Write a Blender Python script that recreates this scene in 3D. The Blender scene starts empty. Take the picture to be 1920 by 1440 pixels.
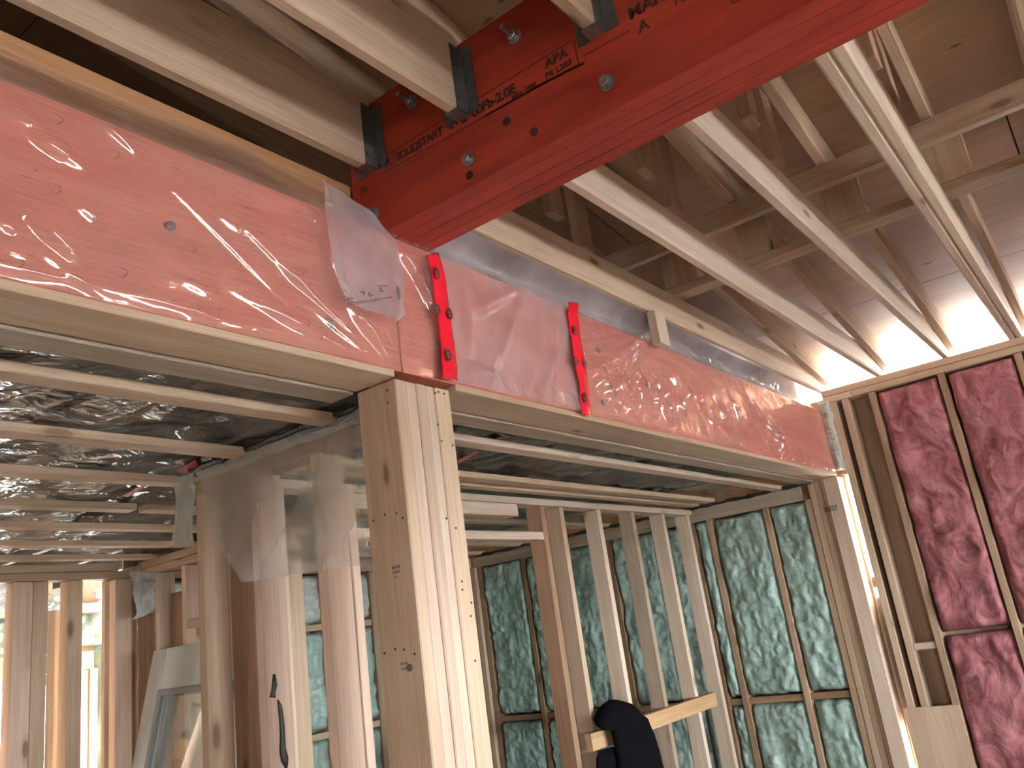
import bpy, bmesh, math, random
import numpy as np
from mathutils import Vector, Matrix, Euler

random.seed(7)
RNG = np.random.RandomState(11)
scene = bpy.context.scene
col = scene.collection

# ------------------------------------------------------------------ camera
YAW, PITCH, ROLL, FPX, EYE = math.radians(35.0952), math.radians(16.7464), math.radians(-8.0844), 1558.45, 1.55
cy_, sy_ = math.cos(YAW), math.sin(YAW)
FWD = Vector((cy_ * math.cos(PITCH), sy_ * math.cos(PITCH), math.sin(PITCH)))
_r0 = Vector((sy_, -cy_, 0))
_u0 = _r0.cross(FWD)
RIGHT = _r0 * math.cos(ROLL) + _u0 * math.sin(ROLL)
UP = -_r0 * math.sin(ROLL) + _u0 * math.cos(ROLL)
cam_data = bpy.data.cameras.new('camera')
cam = bpy.data.objects.new('camera', cam_data)
col.objects.link(cam)
cam.matrix_world = Matrix(((RIGHT.x, UP.x, -FWD.x, 0), (RIGHT.y, UP.y, -FWD.y, 0), (RIGHT.z, UP.z, -FWD.z, EYE), (0, 0, 0, 1)))
cam_data.sensor_fit = 'HORIZONTAL'
cam_data.sensor_width = 36.0
cam_data.lens = 36.0 * FPX / 1920.0
cam_data.clip_start = 0.02
scene.camera = cam

# ------------------------------------------------------------------ world, daylight, exposure
world = bpy.data.worlds.new('overcast_sky')
scene.world = world
world.use_nodes = True
wn = world.node_tree.nodes
wn['Background'].inputs['Color'].default_value = (0.98, 0.98, 1.0, 1)
wn['Background'].inputs['Strength'].default_value = 50.0

def portal(name, loc, rot, sx, sy):
    l = bpy.data.lights.new(name, 'AREA')
    l.shape = 'RECTANGLE'; l.size = sx; l.size_y = sy
    l.cycles.is_portal = True
    o = bpy.data.objects.new(name, l)
    o.location = loc; o.rotation_euler = rot
    col.objects.link(o)
    return o
portal('window_and_fill_daylight', (2.2, -4.45, 1.45), (math.radians(90), 0, 0), 4.8, 0.56)     # unseen window behind the camera, made long and low for film highlights
portal('window_and_fill_daylight', (2.8, 6.15, 1.1), (math.radians(90), 0, math.radians(180)), 0.7, 1.4)
portal('window_and_fill_daylight', (-2.95, -1.6, 1.35), (math.radians(90), 0, math.radians(-90)), 0.4, 0.8)  # added fill opening on the left, brightens left-facing sides
portal('eave_daylight', (5.32, -0.5, 2.78), (math.radians(90), 0, math.radians(90)), 7.0, 0.24)

scene.view_settings.view_transform = 'Standard'
scene.view_settings.look = 'None'
scene.view_settings.gamma = 1.0
scene.view_settings.use_curve_mapping = False
scene.view_settings.exposure = 1.02
scene.cycles.max_bounces = 8
scene.cycles.diffuse_bounces = 4
scene.cycles.glossy_bounces = 3
scene.cycles.transparent_max_bounces = 12

# ------------------------------------------------------------------ helpers
def ray(px, py):
    return FWD + RIGHT * ((px - 960) / FPX) - UP * ((py - 720) / FPX)
def at(px, py, ax, val):
    """a pixel of the photograph carried onto a real plane of the building"""
    i = 'xyz'.index(ax)
    d = ray(px, py)
    t = (val - (EYE if i == 2 else 0)) / d[i]
    return Vector((d.x * t, d.y * t, d.z * t + EYE))

def tag(o, label=None, cat=None, group=None, kind=None):
    if label: o['label'] = label
    if cat: o['category'] = cat
    if group: o['group'] = group
    if kind or cat: o['kind'] = kind or 'thing'
    return o
def link(o, parent=None):
    col.objects.link(o)
    if parent is not None:
        o.parent = parent
        o.matrix_parent_inverse = parent.matrix_basis.inverted() if False else Matrix.Identity(4)
    return o
def empty(name, loc=(0, 0, 0)):
    o = bpy.data.objects.new(name, None)
    o.empty_display_size = 0.1
    o.location = loc
    return link(o)
def new_obj(name, me, mat, parent=None, loc=(0, 0, 0)):
    o = bpy.data.objects.new(name, me)
    if mat is not None and len(me.materials) == 0: me.materials.append(mat)
    l = Vector(loc)
    if parent is not None: l = l - parent_world(parent)
    o.location = l
    return link(o, parent)
def parent_world(p):
    v = Vector((0, 0, 0))
    while p is not None:
        v += Vector(p.location); p = p.parent
    return v
def box_mesh(sx, sy, sz, bev=0.0025):
    bm = bmesh.new()
    bmesh.ops.create_cube(bm, size=1.0)
    bmesh.ops.scale(bm, vec=(sx, sy, sz), verts=bm.verts)
    if bev > 0:
        b = min(bev, 0.3 * min(sx, sy, sz))
        bmesh.ops.bevel(bm, geom=list(bm.edges), offset=b, segments=1, affect='EDGES', profile=0.5)
    me = bpy.data.meshes.new('m')
    bm.to_mesh(me); bm.free()
    return me
def box(name, lo, hi, mat, parent=None, bev=0.0025, rot=None):
    lo = Vector(lo); hi = Vector(hi)
    s = hi - lo
    o = new_obj(name, box_mesh(abs(s.x), abs(s.y), abs(s.z), bev), mat, parent, (lo + hi) / 2)
    if rot: o.rotation_euler = rot
    return o
def mesh_from(verts, faces, smooth=False):
    me = bpy.data.meshes.new('m')
    me.from_pydata([tuple(v) for v in verts], [], faces)
    me.update()
    if smooth:
        me.polygons.foreach_set('use_smooth', [True] * len(me.polygons))
    return me
def grid_mesh(P, smooth=True):
    """P: array (nu, nv, 3)"""
    nu, nv = P.shape[:2]
    idx = np.arange(nu * nv).reshape(nu, nv)
    f = np.stack([idx[:-1, :-1], idx[1:, :-1], idx[1:, 1:], idx[:-1, 1:]], -1).reshape(-1, 4)
    me = bpy.data.meshes.new('m')
    me.from_pydata(P.reshape(-1, 3).tolist(), [], f.tolist())
    me.update()
    if smooth: me.polygons.foreach_set('use_smooth', [True] * len(me.polygons))
    return me
def cyl_mesh(r, h, n=16, axis='z', r2=None, bev=0.0):
    bm = bmesh.new()
    bmesh.ops.create_cone(bm, cap_ends=True, segments=n, radius1=r, radius2=r if r2 is None else r2, depth=h)
    if axis == 'x': bmesh.ops.rotate(bm, cent=(0, 0, 0), matrix=Matrix.Rotation(math.radians(90), 3, 'Y'), verts=bm.verts)
    if axis == 'y': bmesh.ops.rotate(bm, cent=(0, 0, 0), matrix=Matrix.Rotation(math.radians(90), 3, 'X'), verts=bm.verts)
    if bev: bmesh.ops.bevel(bm, geom=list(bm.edges), offset=bev, segments=1, affect='EDGES', profile=0.5)
    me = bpy.data.meshes.new('m'); bm.to_mesh(me); bm.free()
    return me
def tube_mesh(pts, r, n=8):
    pts = [Vector(p) for p in pts]
    verts, faces = [], []
    for i, p in enumerate(pts):
        t = (pts[min(i + 1, len(pts) - 1)] - pts[max(i - 1, 0)]).normalized()
        a = t.cross(Vector((0.31, 0.7, 0.2))).normalized(); b = t.cross(a)
        rr = r[i] if isinstance(r, (list, tuple)) else r
        for k in range(n):
            w = 2 * math.pi * k / n
            verts.append(p + a * (rr * math.cos(w)) + b * (rr * math.sin(w)))
    for i in range(len(pts) - 1):
        for k in range(n):
            faces.append((i * n + k, i * n + (k + 1) % n, (i + 1) * n + (k + 1) % n, (i + 1) * n + k))
    faces.append(tuple(range(n))[::-1]); faces.append(tuple(range((len(pts) - 1) * n, len(pts) * n)))
    return mesh_from(verts, faces, True)
_perm = RNG.rand(256, 256)
def vnoise(x, y, s=0):
    x = np.asarray(x, float) + s * 17.31; y = np.asarray(y, float) + s * 9.77
    xi = np.floor(x).astype(int); yi = np.floor(y).astype(int)
    fx = x - xi; fy = y - yi
    fx = fx * fx * fx * (fx * (fx * 6 - 15) + 10); fy = fy * fy * fy * (fy * (fy * 6 - 15) + 10)
    g = lambda a, b: _perm[a % 256, b % 256]
    return ((g(xi, yi) * (1 - fx) + g(xi + 1, yi) * fx) * (1 - fy) + (g(xi, yi + 1) * (1 - fx) + g(xi + 1, yi + 1) * fx) * fy) * 2 - 1
def fbm(x, y, s=0, oct=4):
    t = 0; a = 1.0
    for k in range(oct):
        t = t + a * vnoise(np.asarray(x) * 2 ** k, np.asarray(y) * 2 ** k, s + k * 3); a *= 0.5
    return t
def ridged(x, y, s=0, oct=3):
    t = 0; a = 1.0
    for k in range(oct):
        t = t + a * (1 - np.abs(vnoise(np.asarray(x) * 2 ** k, np.asarray(y) * 2 ** k, s + k * 5))) ** 4; a *= 0.55
    return t

# ------------------------------------------------------------------ materials
def nt(name):
    m = bpy.data.materials.new(name); m.use_nodes = True
    n = m.node_tree.nodes; l = m.node_tree.links
    return m, n, l, n['Principled BSDF']
def ramp(n, stops):
    r = n.new('ShaderNodeValToRGB')
    e = r.color_ramp.elements
    while len(e) > 1: e.remove(e[-1])
    e[0].position = stops[0][0]; c = stops[0][1]; e[0].color = (*c, 1) if len(c) == 3 else c
    for p, c in stops[1:]:
        x = e.new(p); x.color = (*c, 1) if len(c) == 3 else c
    return r
def obj_coords(n, l, scale, jitter=True):
    tc = n.new('ShaderNodeTexCoord')
    mp = n.new('ShaderNodeMapping'); mp.inputs['Scale'].default_value = scale
    if jitter:
        oi = n.new('ShaderNodeObjectInfo')
        mul = n.new('ShaderNodeMath'); mul.operation = 'MULTIPLY'; mul.inputs[1].default_value = 43.0
        l.new(oi.outputs['Random'], mul.inputs[0])
        cb = n.new('ShaderNodeCombineXYZ')
        for k in range(3): l.new(mul.outputs[0], cb.inputs[k])
        ad = n.new('ShaderNodeVectorMath'); ad.operation = 'ADD'
        l.new(tc.outputs['Object'], ad.inputs[0]); l.new(cb.outputs[0], ad.inputs[1])
        l.new(ad.outputs[0], mp.inputs['Vector'])
    else:
        l.new(tc.outputs['Object'], mp.inputs['Vector'])
    return mp
_wood = {}
TONES = {
    'pine':  ((0.60, 0.475, 0.36), (0.525, 0.40, 0.29)),
    'pale':  ((0.75, 0.64, 0.535), (0.68, 0.565, 0.45)),
    'pink':  ((0.69, 0.55, 0.46), (0.61, 0.47, 0.37)),
    'tan':   ((0.48, 0.355, 0.25), (0.40, 0.285, 0.19)),
    'brown': ((0.38, 0.245, 0.16), (0.29, 0.18, 0.11)),
    'grey':  ((0.45, 0.375, 0.30), (0.37, 0.30, 0.23)),
    'ply':   ((0.64, 0.44, 0.265), (0.56, 0.37, 0.205)),
    'sheathing': ((0.40, 0.255, 0.155), (0.365, 0.23, 0.135)),
    'rim': ((0.38, 0.215, 0.115), (0.31, 0.165, 0.08)),
}
def wood(axis, tone='pine', knots=1.0):
    key = (axis, tone, knots)
    if key in _wood: return _wood[key]
    base, dark = TONES[tone]
    m, n, l, p = nt(f'wood_{tone}')
    def sc(a, c):
        v = [c, c, c]; v['xyz'.index(axis)] = a; return v
    g1 = n.new('ShaderNodeTexNoise'); g1.inputs['Scale'].default_value = 1; g1.inputs['Detail'].default_value = 3; g1.inputs['Distortion'].default_value = 0.8
    l.new(obj_coords(n, l, sc(1.1, 26)).outputs[0], g1.inputs['Vector'])
    g2 = n.new('ShaderNodeTexNoise'); g2.inputs['Scale'].default_value = 1; g2.inputs['Detail'].default_value = 2
    l.new(obj_coords(n, l, sc(5, 240)).outputs[0], g2.inputs['Vector'])
    g3 = n.new('ShaderNodeTexNoise'); g3.inputs['Scale'].default_value = 1; g3.inputs['Detail'].default_value = 2
    l.new(obj_coords(n, l, sc(1.4, 5)).outputs[0], g3.inputs['Vector'])
    r1 = ramp(n, [(0.32, dark), (0.56, base), (0.75, tuple(min(1, c * 1.06) for c in base))])
    l.new(g1.outputs['Fac'], r1.inputs['Fac'])
    mx = n.new('ShaderNodeMix'); mx.data_type = 'RGBA'; mx.blend_type = 'MULTIPLY'
    mx.inputs['Factor'].default_value = 0.5
    r2 = ramp(n, [(0.3, (0.72, 0.66, 0.6)), (0.6, (1, 1, 1))])
    l.new(g2.outputs['Fac'], r2.inputs['Fac'])
    l.new(r1.outputs['Color'], mx.inputs['A']); l.new(r2.outputs['Color'], mx.inputs['B'])
    mx3 = n.new('ShaderNodeMix'); mx3.data_type = 'RGBA'; mx3.blend_type = 'MULTIPLY'; mx3.inputs['Factor'].default_value = 0.7
    r3 = ramp(n, [(0.3, (0.8, 0.76, 0.72)), (0.62, (1, 1, 1))])
    l.new(g3.outputs['Fac'], r3.inputs['Fac'])
    l.new(mx.outputs['Result'], mx3.inputs['A']); l.new(r3.outputs['Color'], mx3.inputs['B'])
    # knots
    vo = n.new('ShaderNodeTexVoronoi'); vo.inputs['Scale'].default_value = 1
    l.new(obj_coords(n, l, sc(2.6, 7.5)).outputs[0], vo.inputs['Vector'])
    rk = ramp(n, [(0.0, (1, 1, 1)), (0.075 * knots, (0.9, 0.9, 0.9)), (0.10 * knots, (0.35, 0.35, 0.35)), (0.17 * knots, (0, 0, 0))])
    l.new(vo.outputs['Distance'], rk.inputs['Fac'])
    mk = n.new('ShaderNodeMix'); mk.data_type = 'RGBA'
    l.new(rk.outputs['Color'], mk.inputs['Factor'])
    l.new(mx3.outputs['Result'], mk.inputs['A']); mk.inputs['B'].default_value = (dark[0] * 0.42, dark[1] * 0.33, dark[2] * 0.27, 1)
    oi = n.new('ShaderNodeObjectInfo')
    mr = n.new('ShaderNodeMapRange'); mr.inputs['To Min'].default_value = 0.88; mr.inputs['To Max'].default_value = 1.08
    l.new(oi.outputs['Random'], mr.inputs['Value'])
    hs = n.new('ShaderNodeHueSaturation')
    l.new(mr.outputs['Result'], hs.inputs['Value']); l.new(mk.outputs['Result'], hs.inputs['Color'])
    l.new(hs.outputs['Color'], p.inputs['Base Color'])
    p.inputs['Roughness'].default_value = 0.62
    p.inputs['Specular IOR Level'].default_value = 0.25
    bp = n.new('ShaderNodeBump'); bp.inputs['Strength'].default_value = 0.18; bp.inputs['Distance'].default_value = 0.004
    l.new(g2.outputs['Fac'], bp.inputs['Height']); l.new(bp.outputs['Normal'], p.inputs['Normal'])
    _wood[key] = m
    return m
def lvl(axis, base, dark, name, rough=0.5):
    m, n, l, p = nt(name)
    def sc(a, c):
        v = [c, c, c]; v['xyz'.index(axis)] = a; return v
    g1 = n.new('ShaderNodeTexNoise'); g1.inputs['Scale'].default_value = 1; g1.inputs['Detail'].default_value = 4; g1.inputs['Distortion'].default_value = 0.5
    l.new(obj_coords(n, l, sc(1.3, 11)).outputs[0], g1.inputs['Vector'])
    g2 = n.new('ShaderNodeTexNoise'); g2.inputs['Scale'].default_value = 1; g2.inputs['Detail'].default_value = 3
    l.new(obj_coords(n, l, sc(7, 300)).outputs[0], g2.inputs['Vector'])
    r1 = ramp(n, [(0.3, dark), (0.62, base)])
    l.new(g1.outputs['Fac'], r1.inputs['Fac'])
    mx = n.new('ShaderNodeMix'); mx.data_type = 'RGBA'; mx.blend_type = 'MULTIPLY'; mx.inputs['Factor'].default_value = 0.6
    r2 = ramp(n, [(0.3, (0.7, 0.62, 0.6)), (0.6, (1.08, 1.08, 1.08))])
    l.new(g2.outputs['Fac'], r2.inputs['Fac'])
    l.new(r1.outputs['Color'], mx.inputs['A']); l.new(r2.outputs['Color'], mx.inputs['B'])
    vo = n.new('ShaderNodeTexVoronoi'); vo.inputs['Scale'].default_value = 1
    l.new(obj_coords(n, l, sc(9, 60)).outputs[0], vo.inputs['Vector'])
    rk = ramp(n, [(0.0, (0.85,) * 3), (0.07, (0.7,) * 3), (0.13, (0, 0, 0))])
    l.new(vo.outputs['Distance'], rk.inputs['Fac'])
    g4 = n.new('ShaderNodeTexNoise'); g4.inputs['Scale'].default_value = 3.0
    l.new(obj_coords(n, l, (1, 1, 1)).outputs[0], g4.inputs['Vector'])
    rg = ramp(n, [(0.5, (0, 0, 0)), (0.62, (1, 1, 1))]); l.new(g4.outputs['Fac'], rg.inputs['Fac'])
    mm = n.new('ShaderNodeMath'); mm.operation = 'MULTIPLY'; l.new(rk.outputs['Color'], mm.inputs[0]); l.new(rg.outputs['Color'], mm.inputs[1])
    # round knots
    vk = n.new('ShaderNodeTexVoronoi'); vk.inputs['Scale'].default_value = 1
    l.new(obj_coords(n, l, sc(3.2, 5.5)).outputs[0], vk.inputs['Vector'])
    rkk = ramp(n, [(0.0, (0.55,) * 3), (0.035, (0.45,) * 3), (0.05, (0.75,) * 3), (0.065, (0, 0, 0))])
    l.new(vk.outputs['Distance'], rkk.inputs['Fac'])
    mx2 = n.new('ShaderNodeMath'); mx2.operation = 'MAXIMUM'; l.new(mm.outputs[0], mx2.inputs[0]); l.new(rkk.outputs['Color'], mx2.inputs[1])
    mk = n.new('ShaderNodeMix'); mk.data_type = 'RGBA'; l.new(mx2.outputs[0], mk.inputs['Factor'])
    l.new(mx.outputs['Result'], mk.inputs['A']); mk.inputs['B'].default_value = (dark[0] * 0.25, dark[1] * 0.35, dark[2] * 0.35, 1)
    l.new(mk.outputs['Result'], p.inputs['Base Color'])
    p.inputs['Roughness'].default_value = rough
    p.inputs['Specular IOR Level'].default_value = 0.3
    bp = n.new('ShaderNodeBump'); bp.inputs['Strength'].default_value = 0.2; bp.inputs['Distance'].default_value = 0.003
    l.new(g2.outputs['Fac'], bp.inputs['Height']); l.new(bp.outputs['Normal'], p.inputs['Normal'])
    return m
def plain(name, c, rough=0.6, metal=0.0, noise=0.0, nscale=30, bump=0.0):
    m, n, l, p = nt(name)
    p.inputs['Roughness'].default_value = rough; p.inputs['Metallic'].default_value = metal
    g = n.new('ShaderNodeTexNoise'); g.inputs['Scale'].default_value = nscale; g.inputs['Detail'].default_value = 4
    tc = n.new('ShaderNodeTexCoord'); l.new(tc.outputs['Object'], g.inputs['Vector'])
    r = ramp(n, [(0.3, tuple(x * (1 - noise) for x in c)), (0.7, tuple(min(1, x * (1 + noise)) for x in c))])
    l.new(g.outputs['Fac'], r.inputs['Fac']); l.new(r.outputs['Color'], p.inputs['Base Color'])
    if bump:
        b = n.new('ShaderNodeBump'); b.inputs['Strength'].default_value = bump; b.inputs['Distance'].default_value = 0.01
        l.new(g.outputs['Fac'], b.inputs['Height']); l.new(b.outputs['Normal'], p.inputs['Normal'])
    return m
def plastic(name, haze=0.12, tint=(0.94, 0.93, 0.93), hazecol=(0.9, 0.88, 0.9), gloss=0.10, rough=0.09, wr=0.35, wscale=(14, 14, 14), fres=0.35):
    """thin polyethylene film: clear, a little milky, shiny"""
    m = bpy.data.materials.new(name); m.use_nodes = True
    n = m.node_tree.nodes; l = m.node_tree.links
    n.remove(n['Principled BSDF']); out = n['Material Output']
    tr = n.new('ShaderNodeBsdfTransparent'); tr.inputs['Color'].default_value = (*tint, 1)
    df = n.new('ShaderNodeBsdfDiffuse'); df.inputs['Color'].default_value = (*hazecol, 1)
    tl = n.new('ShaderNodeBsdfTranslucent'); tl.inputs['Color'].default_value = (*hazecol, 1)
    md = n.new('ShaderNodeMixShader'); md.inputs[0].default_value = 0.4
    l.new(df.outputs[0], md.inputs[1]); l.new(tl.outputs[0], md.inputs[2])
    mh = n.new('ShaderNodeMixShader')
    nz = n.new('ShaderNodeTexNoise'); nz.inputs['Scale'].default_value = 3; nz.inputs['Detail'].default_value = 3
    l.new(obj_coords(n, l, (1, 1, 1), False).outputs[0], nz.inputs['Vector'])
    rh = ramp(n, [(0.3, (haze * 0.6,) * 3), (0.7, (haze * 1.4,) * 3)])
    l.new(nz.outputs['Fac'], rh.inputs['Fac']); l.new(rh.outputs['Color'], mh.inputs[0])
    l.new(tr.outputs[0], mh.inputs[1]); l.new(md.outputs[0], mh.inputs[2])
    gl = n.new('ShaderNodeBsdfGlossy'); gl.inputs['Roughness'].default_value = rough; gl.inputs['Color'].default_value = (1, 1, 1, 1)
    nb = n.new('ShaderNodeTexNoise'); nb.inputs['Scale'].default_value = 1; nb.inputs['Detail'].default_value = 3; nb.inputs['Distortion'].default_value = 1.5
    l.new(obj_coords(n, l, wscale, False).outputs[0], nb.inputs['Vector'])
    bp = n.new('ShaderNodeBump'); bp.inputs['Strength'].default_value = wr; bp.inputs['Distance'].default_value = 0.02
    l.new(nb.outputs['Fac'], bp.inputs['Height']); l.new(bp.outputs['Normal'], gl.inputs['Normal'])
    lw = n.new('ShaderNodeLayerWeight'); lw.inputs['Blend'].default_value = 0.25
    l.new(bp.outputs['Normal'], lw.inputs['Normal'])
    ma = n.new('ShaderNodeMath'); ma.operation = 'MULTIPLY_ADD'; ma.inputs[1].default_value = fres; ma.inputs[2].default_value = gloss
    l.new(lw.outputs['Fresnel'], ma.inputs[0])
    ms = n.new('ShaderNodeMixShader'); l.new(ma.outputs[0], ms.inputs[0])
    l.new(mh.outputs[0], ms.inputs[1]); l.new(gl.outputs[0], ms.inputs[2])
    l.new(ms.outputs[0], out.inputs['Surface'])
    return m

M_BEAM = lvl('y', (0.34, 0.038, 0.020), (0.20, 0.020, 0.012), 'red_stained_lvl')
M_HEAD = lvl('x', (0.66, 0.27, 0.19), (0.56, 0.17, 0.125), 'orange_red_lvl')
M_STEEL = plain('galvanized_steel', (0.30, 0.32, 0.33), 0.38, 0.85, 0.2, 60)
M_DARKSTEEL = plain('dull_hanger_steel', (0.11, 0.115, 0.115), 0.45, 0.6, 0.25, 40)
M_BOLT = plain('zinc_bolt', (0.42, 0.46, 0.50), 0.3, 0.9, 0.2, 80)
M_NAIL = plain('nail_head', (0.05, 0.04, 0.035), 0.5, 0.3)
M_INK = plain('black_ink', (0.035, 0.02, 0.018), 0.7)
M_INKRED = plain('dark_red_ink', (0.045, 0.008, 0.007), 0.7)
M_INKGREY = plain('grey_print', (0.10, 0.09, 0.10), 0.6)
M_TAPE = plain('red_sheathing_tape', (0.58, 0.010, 0.024), 0.22, 0, 0.12, 9, 0.25)
M_SEAL = plain('black_acoustic_sealant', (0.012, 0.012, 0.013), 0.35, 0, 0.3, 60, 0.6)
def fibre():
    m, n, l, p = nt('pink_fibreglass')
    g = n.new('ShaderNodeTexNoise'); g.inputs['Scale'].default_value = 7; g.inputs['Detail'].default_value = 7; g.inputs['Roughness'].default_value = 0.62; g.inputs['Distortion'].default_value = 2.2
    l.new(obj_coords(n, l, (1, 1, 0.7)).outputs[0], g.inputs['Vector'])
    r = ramp(n, [(0.30, (0.19, 0.060, 0.070)), (0.50, (0.34, 0.130, 0.145)), (0.72, (0.50, 0.245, 0.265))])
    l.new(g.outputs['Fac'], r.inputs['Fac']); l.new(r.outputs['Color'], p.inputs['Base Color'])
    p.inputs['Roughness'].default_value = 0.95; p.inputs['Specular IOR Level'].default_value = 0.1
    b = n.new('ShaderNodeBump'); b.inputs['Strength'].default_value = 0.9; b.inputs['Distance'].default_value = 0.02
    l.new(g.outputs['Fac'], b.inputs['Height']); l.new(b.outputs['Normal'], p.inputs['Normal'])
    return m
M_PINK = fibre()
M_FOAM = plain('teal_spray_foam', (0.32, 0.445, 0.40), 0.38, 0, 0.10, 30, 0.8)
M_FOAMW = plain('dusty_spray_foam', (0.52, 0.58, 0.55), 0.5, 0, 0.2, 40, 0.6)
M_JACKET = plain('black_fleece', (0.006, 0.006, 0.008), 0.95, 0, 0.3, 200, 0.2)
M_JACKET.node_tree.nodes['Principled BSDF'].inputs['Specular IOR Level'].default_value = 0.05
M_DOOR = plain('grey_primed_door', (0.40, 0.43, 0.42), 0.5, 0, 0.03, 5)
M_DOOR2 = plain('dark_grey_glazing_bead', (0.16, 0.17, 0.17), 0.5)
M_WHITE = plain('white_vinyl', (0.80, 0.82, 0.82), 0.4)
M_CABLE = plain('black_cable', (0.015, 0.015, 0.015), 0.4)
M_GROUND = plain('pale_bounce_ground', (0.78, 0.78, 0.78), 0.9, 0, 0.15, 2)  # unseen ground, kept this pale to bounce daylight up under the eaves
M_ROOFING = plain('roof_membrane', (0.05, 0.05, 0.05), 0.9)
M_OSB = plain('subfloor_panel', (0.27, 0.225, 0.18), 0.8, 0, 0.25, 12, 0.2)
M_TAR = plain('dried_adhesive', (0.03, 0.027, 0.026), 0.45, 0, 0.4, 50, 0.6)
P_CLEAR = plastic('clear_vapour_film', 0.15, (0.95, 0.93, 0.94), (0.90, 0.87, 0.94), 0.09, 0.12, 0.05, (10, 10, 18), 0.25)
P_HAZY = plastic('milky_vapour_film', 0.46, (0.90, 0.88, 0.90), (0.82, 0.81, 0.88), 0.05, 0.16, 0.15, (12, 12, 8), 0.2)
P_MID = plastic('double_vapour_film', 0.46, (0.92, 0.88, 0.90), (0.88, 0.83, 0.90), 0.045, 0.16, 0.12, (12, 12, 9), 0.15)
P_CEIL = plastic('ceiling_vapour_film', 0.035, (0.90, 0.92, 0.92), (0.74, 0.78, 0.78), 0.11, 0.07, 0.5, (9, 16, 9), 0.14)
P_WALL = plastic('wall_vapour_film', 0.22, (0.86, 0.87, 0.86), (0.74, 0.76, 0.76), 0.02, 0.3, 0.03, (5, 5, 5), 0.05)
P_BLUE = plastic('bluish_film', 0.62, (0.85, 0.90, 0.92), (0.66, 0.76, 0.80), 0.05, 0.25, 0.2, (6, 6, 6))

def text_mesh(s, size, bold=0.0, spacing=1.0):
    c = bpy.data.curves.new('t', 'FONT'); c.body = s; c.size = size; c.offset = bold; c.extrude = 0.0004; c.space_character = spacing
    o = bpy.data.objects.new('t', c); col.objects.link(o)
    bpy.context.view_layer.update()
    me = bpy.data.meshes.new_from_object(o.evaluated_get(bpy.context.evaluated_depsgraph_get()))
    bpy.data.objects.remove(o); bpy.data.curves.remove(c)
    me.materials.clear()
    return me

# ================================================================== SETTING
# ---- floor and ground
tag(box('floor', (-3.2, -4.7, -0.03), (5.45, 6.4, 0.0), M_OSB, bev=0), kind='structure')
tag(box('ground', (-30, -40, -0.6), (45, 40, -0.45), M_GROUND, bev=0), kind='structure')

# ---- walls behind and beside the camera, with one window and an added fill opening
def open_wall(name, axis, pos, lo, hi, z1, holes, t=0.14):
    """stud wall panel at axis=pos with rectangular holes (a0,a1,z0,z1); built from solid pieces"""
    w = tag(empty(name), kind='structure')
    cuts = sorted({lo, hi, *[h[0] for h in holes], *[h[1] for h in holes]})
    for a, b in zip(cuts[:-1], cuts[1:]):
        zs = [(0.0, z1)]
        for h in holes:
            if h[0] <= a + 1e-6 and h[1] >= b - 1e-6:
                zs = [(0.0, h[2]), (h[3], z1)]
        for z0, zt in zs:
            if zt - z0 < 0.01: continue
            if axis == 'y': box('panel', (a, pos - t, z0), (b, pos, zt), wood('z', 'ply', 0.3), w, 0)
            else: box('panel', (pos - t, a, z0), (pos, b, zt), wood('z', 'ply', 0.3), w, 0)
    return w
open_wall('wall_front', 'y', -4.5, -3.2, 5.45, 4.6, [(-0.2, 4.6, 1.17, 1.73)])
open_wall('wall_left', 'x', -3.0, -4.5, 6.2, 4.7, [(-1.8, -1.4, 0.95, 1.75)])  # unseen hole added as fill light for the left-facing sides
w1 = tag(empty('window_1'), kind='structure')
for x in (-0.2, 1.375, 2.975, 4.55): box('frame_post', (x, -4.60, 1.17), (x + 0.05, -4.52, 1.73), M_WHITE, w1)
for z in (1.17, 1.69): box('frame_rail', (-0.2, -4.60, z), (4.6, -4.52, z + 0.04), M_WHITE, w1)

# ---- roof: low pitched, eave over the wall with the pink insulation
XE, ZE, SL = 5.154, 2.775, 0.155
ANG = math.atan(SL)
def rz(x): return ZE + SL * (XE - x)          # underside of rafters
roof = tag(empty('roof'), kind='structure')
RAFD = 0.140
def rafter(y0, y1, x0=-3.1, x1=5.72, tone='tan'):
    L = (x1 - x0) / math.cos(ANG)
    me = box_mesh(L, abs(y1 - y0), RAFD, 0.003)
    xm = (x0 + x1) / 2
    o = new_obj('rafter', me, wood('x', tone), roof, (xm, (y0 + y1) / 2, rz(xm) + RAFD / 2 / math.cos(ANG)))
    o.rotation_euler = (0, ANG, 0)
    return o
RAF_Y = [1.285, 0.930, 0.563, 0.187, -0.17, -0.53, -0.90, -1.6, -2.3, -3.0, -3.7, 1.65, 2.05, 2.45, 2.85, 3.3, 3.8]
for y in RAF_Y: rafter(y, y + 0.038, tone='tan')
zoff = RAFD / math.cos(ANG)
k = 0
x = 5.80
while x > -3.0:
    x2 = max(x - 1.21, -3.15)
    yy = -4.6 + (0.9 if k % 2 else 0.0) - 1.2
    while yy < 6.3:
        y2 = yy + 2.436
        a, b = max(yy, -4.65), min(y2, 6.35)
        if b - a > 0.05:
            L = (x - x2 - 0.004) / math.cos(ANG); xm = (x + x2) / 2
            o = new_obj('sheathing_panel', box_mesh(L, b - a - 0.003, 0.0125, 0), wood('y', 'sheathing', 0.6), roof, (xm, (a + b) / 2, rz(xm) + zoff + 0.0075))
            o.rotation_euler = (0, ANG, 0)
        yy = y2 + 0.003
    x = x2; k += 1
xm = 1.325
o = new_obj('roofing', box_mesh(9.0 / math.cos(ANG), 11.1, 0.02, 0), M_ROOFING, roof, (xm, 0.85, rz(xm) + zoff + 0.03)); o.rotation_euler = (0, ANG, 0)
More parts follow.
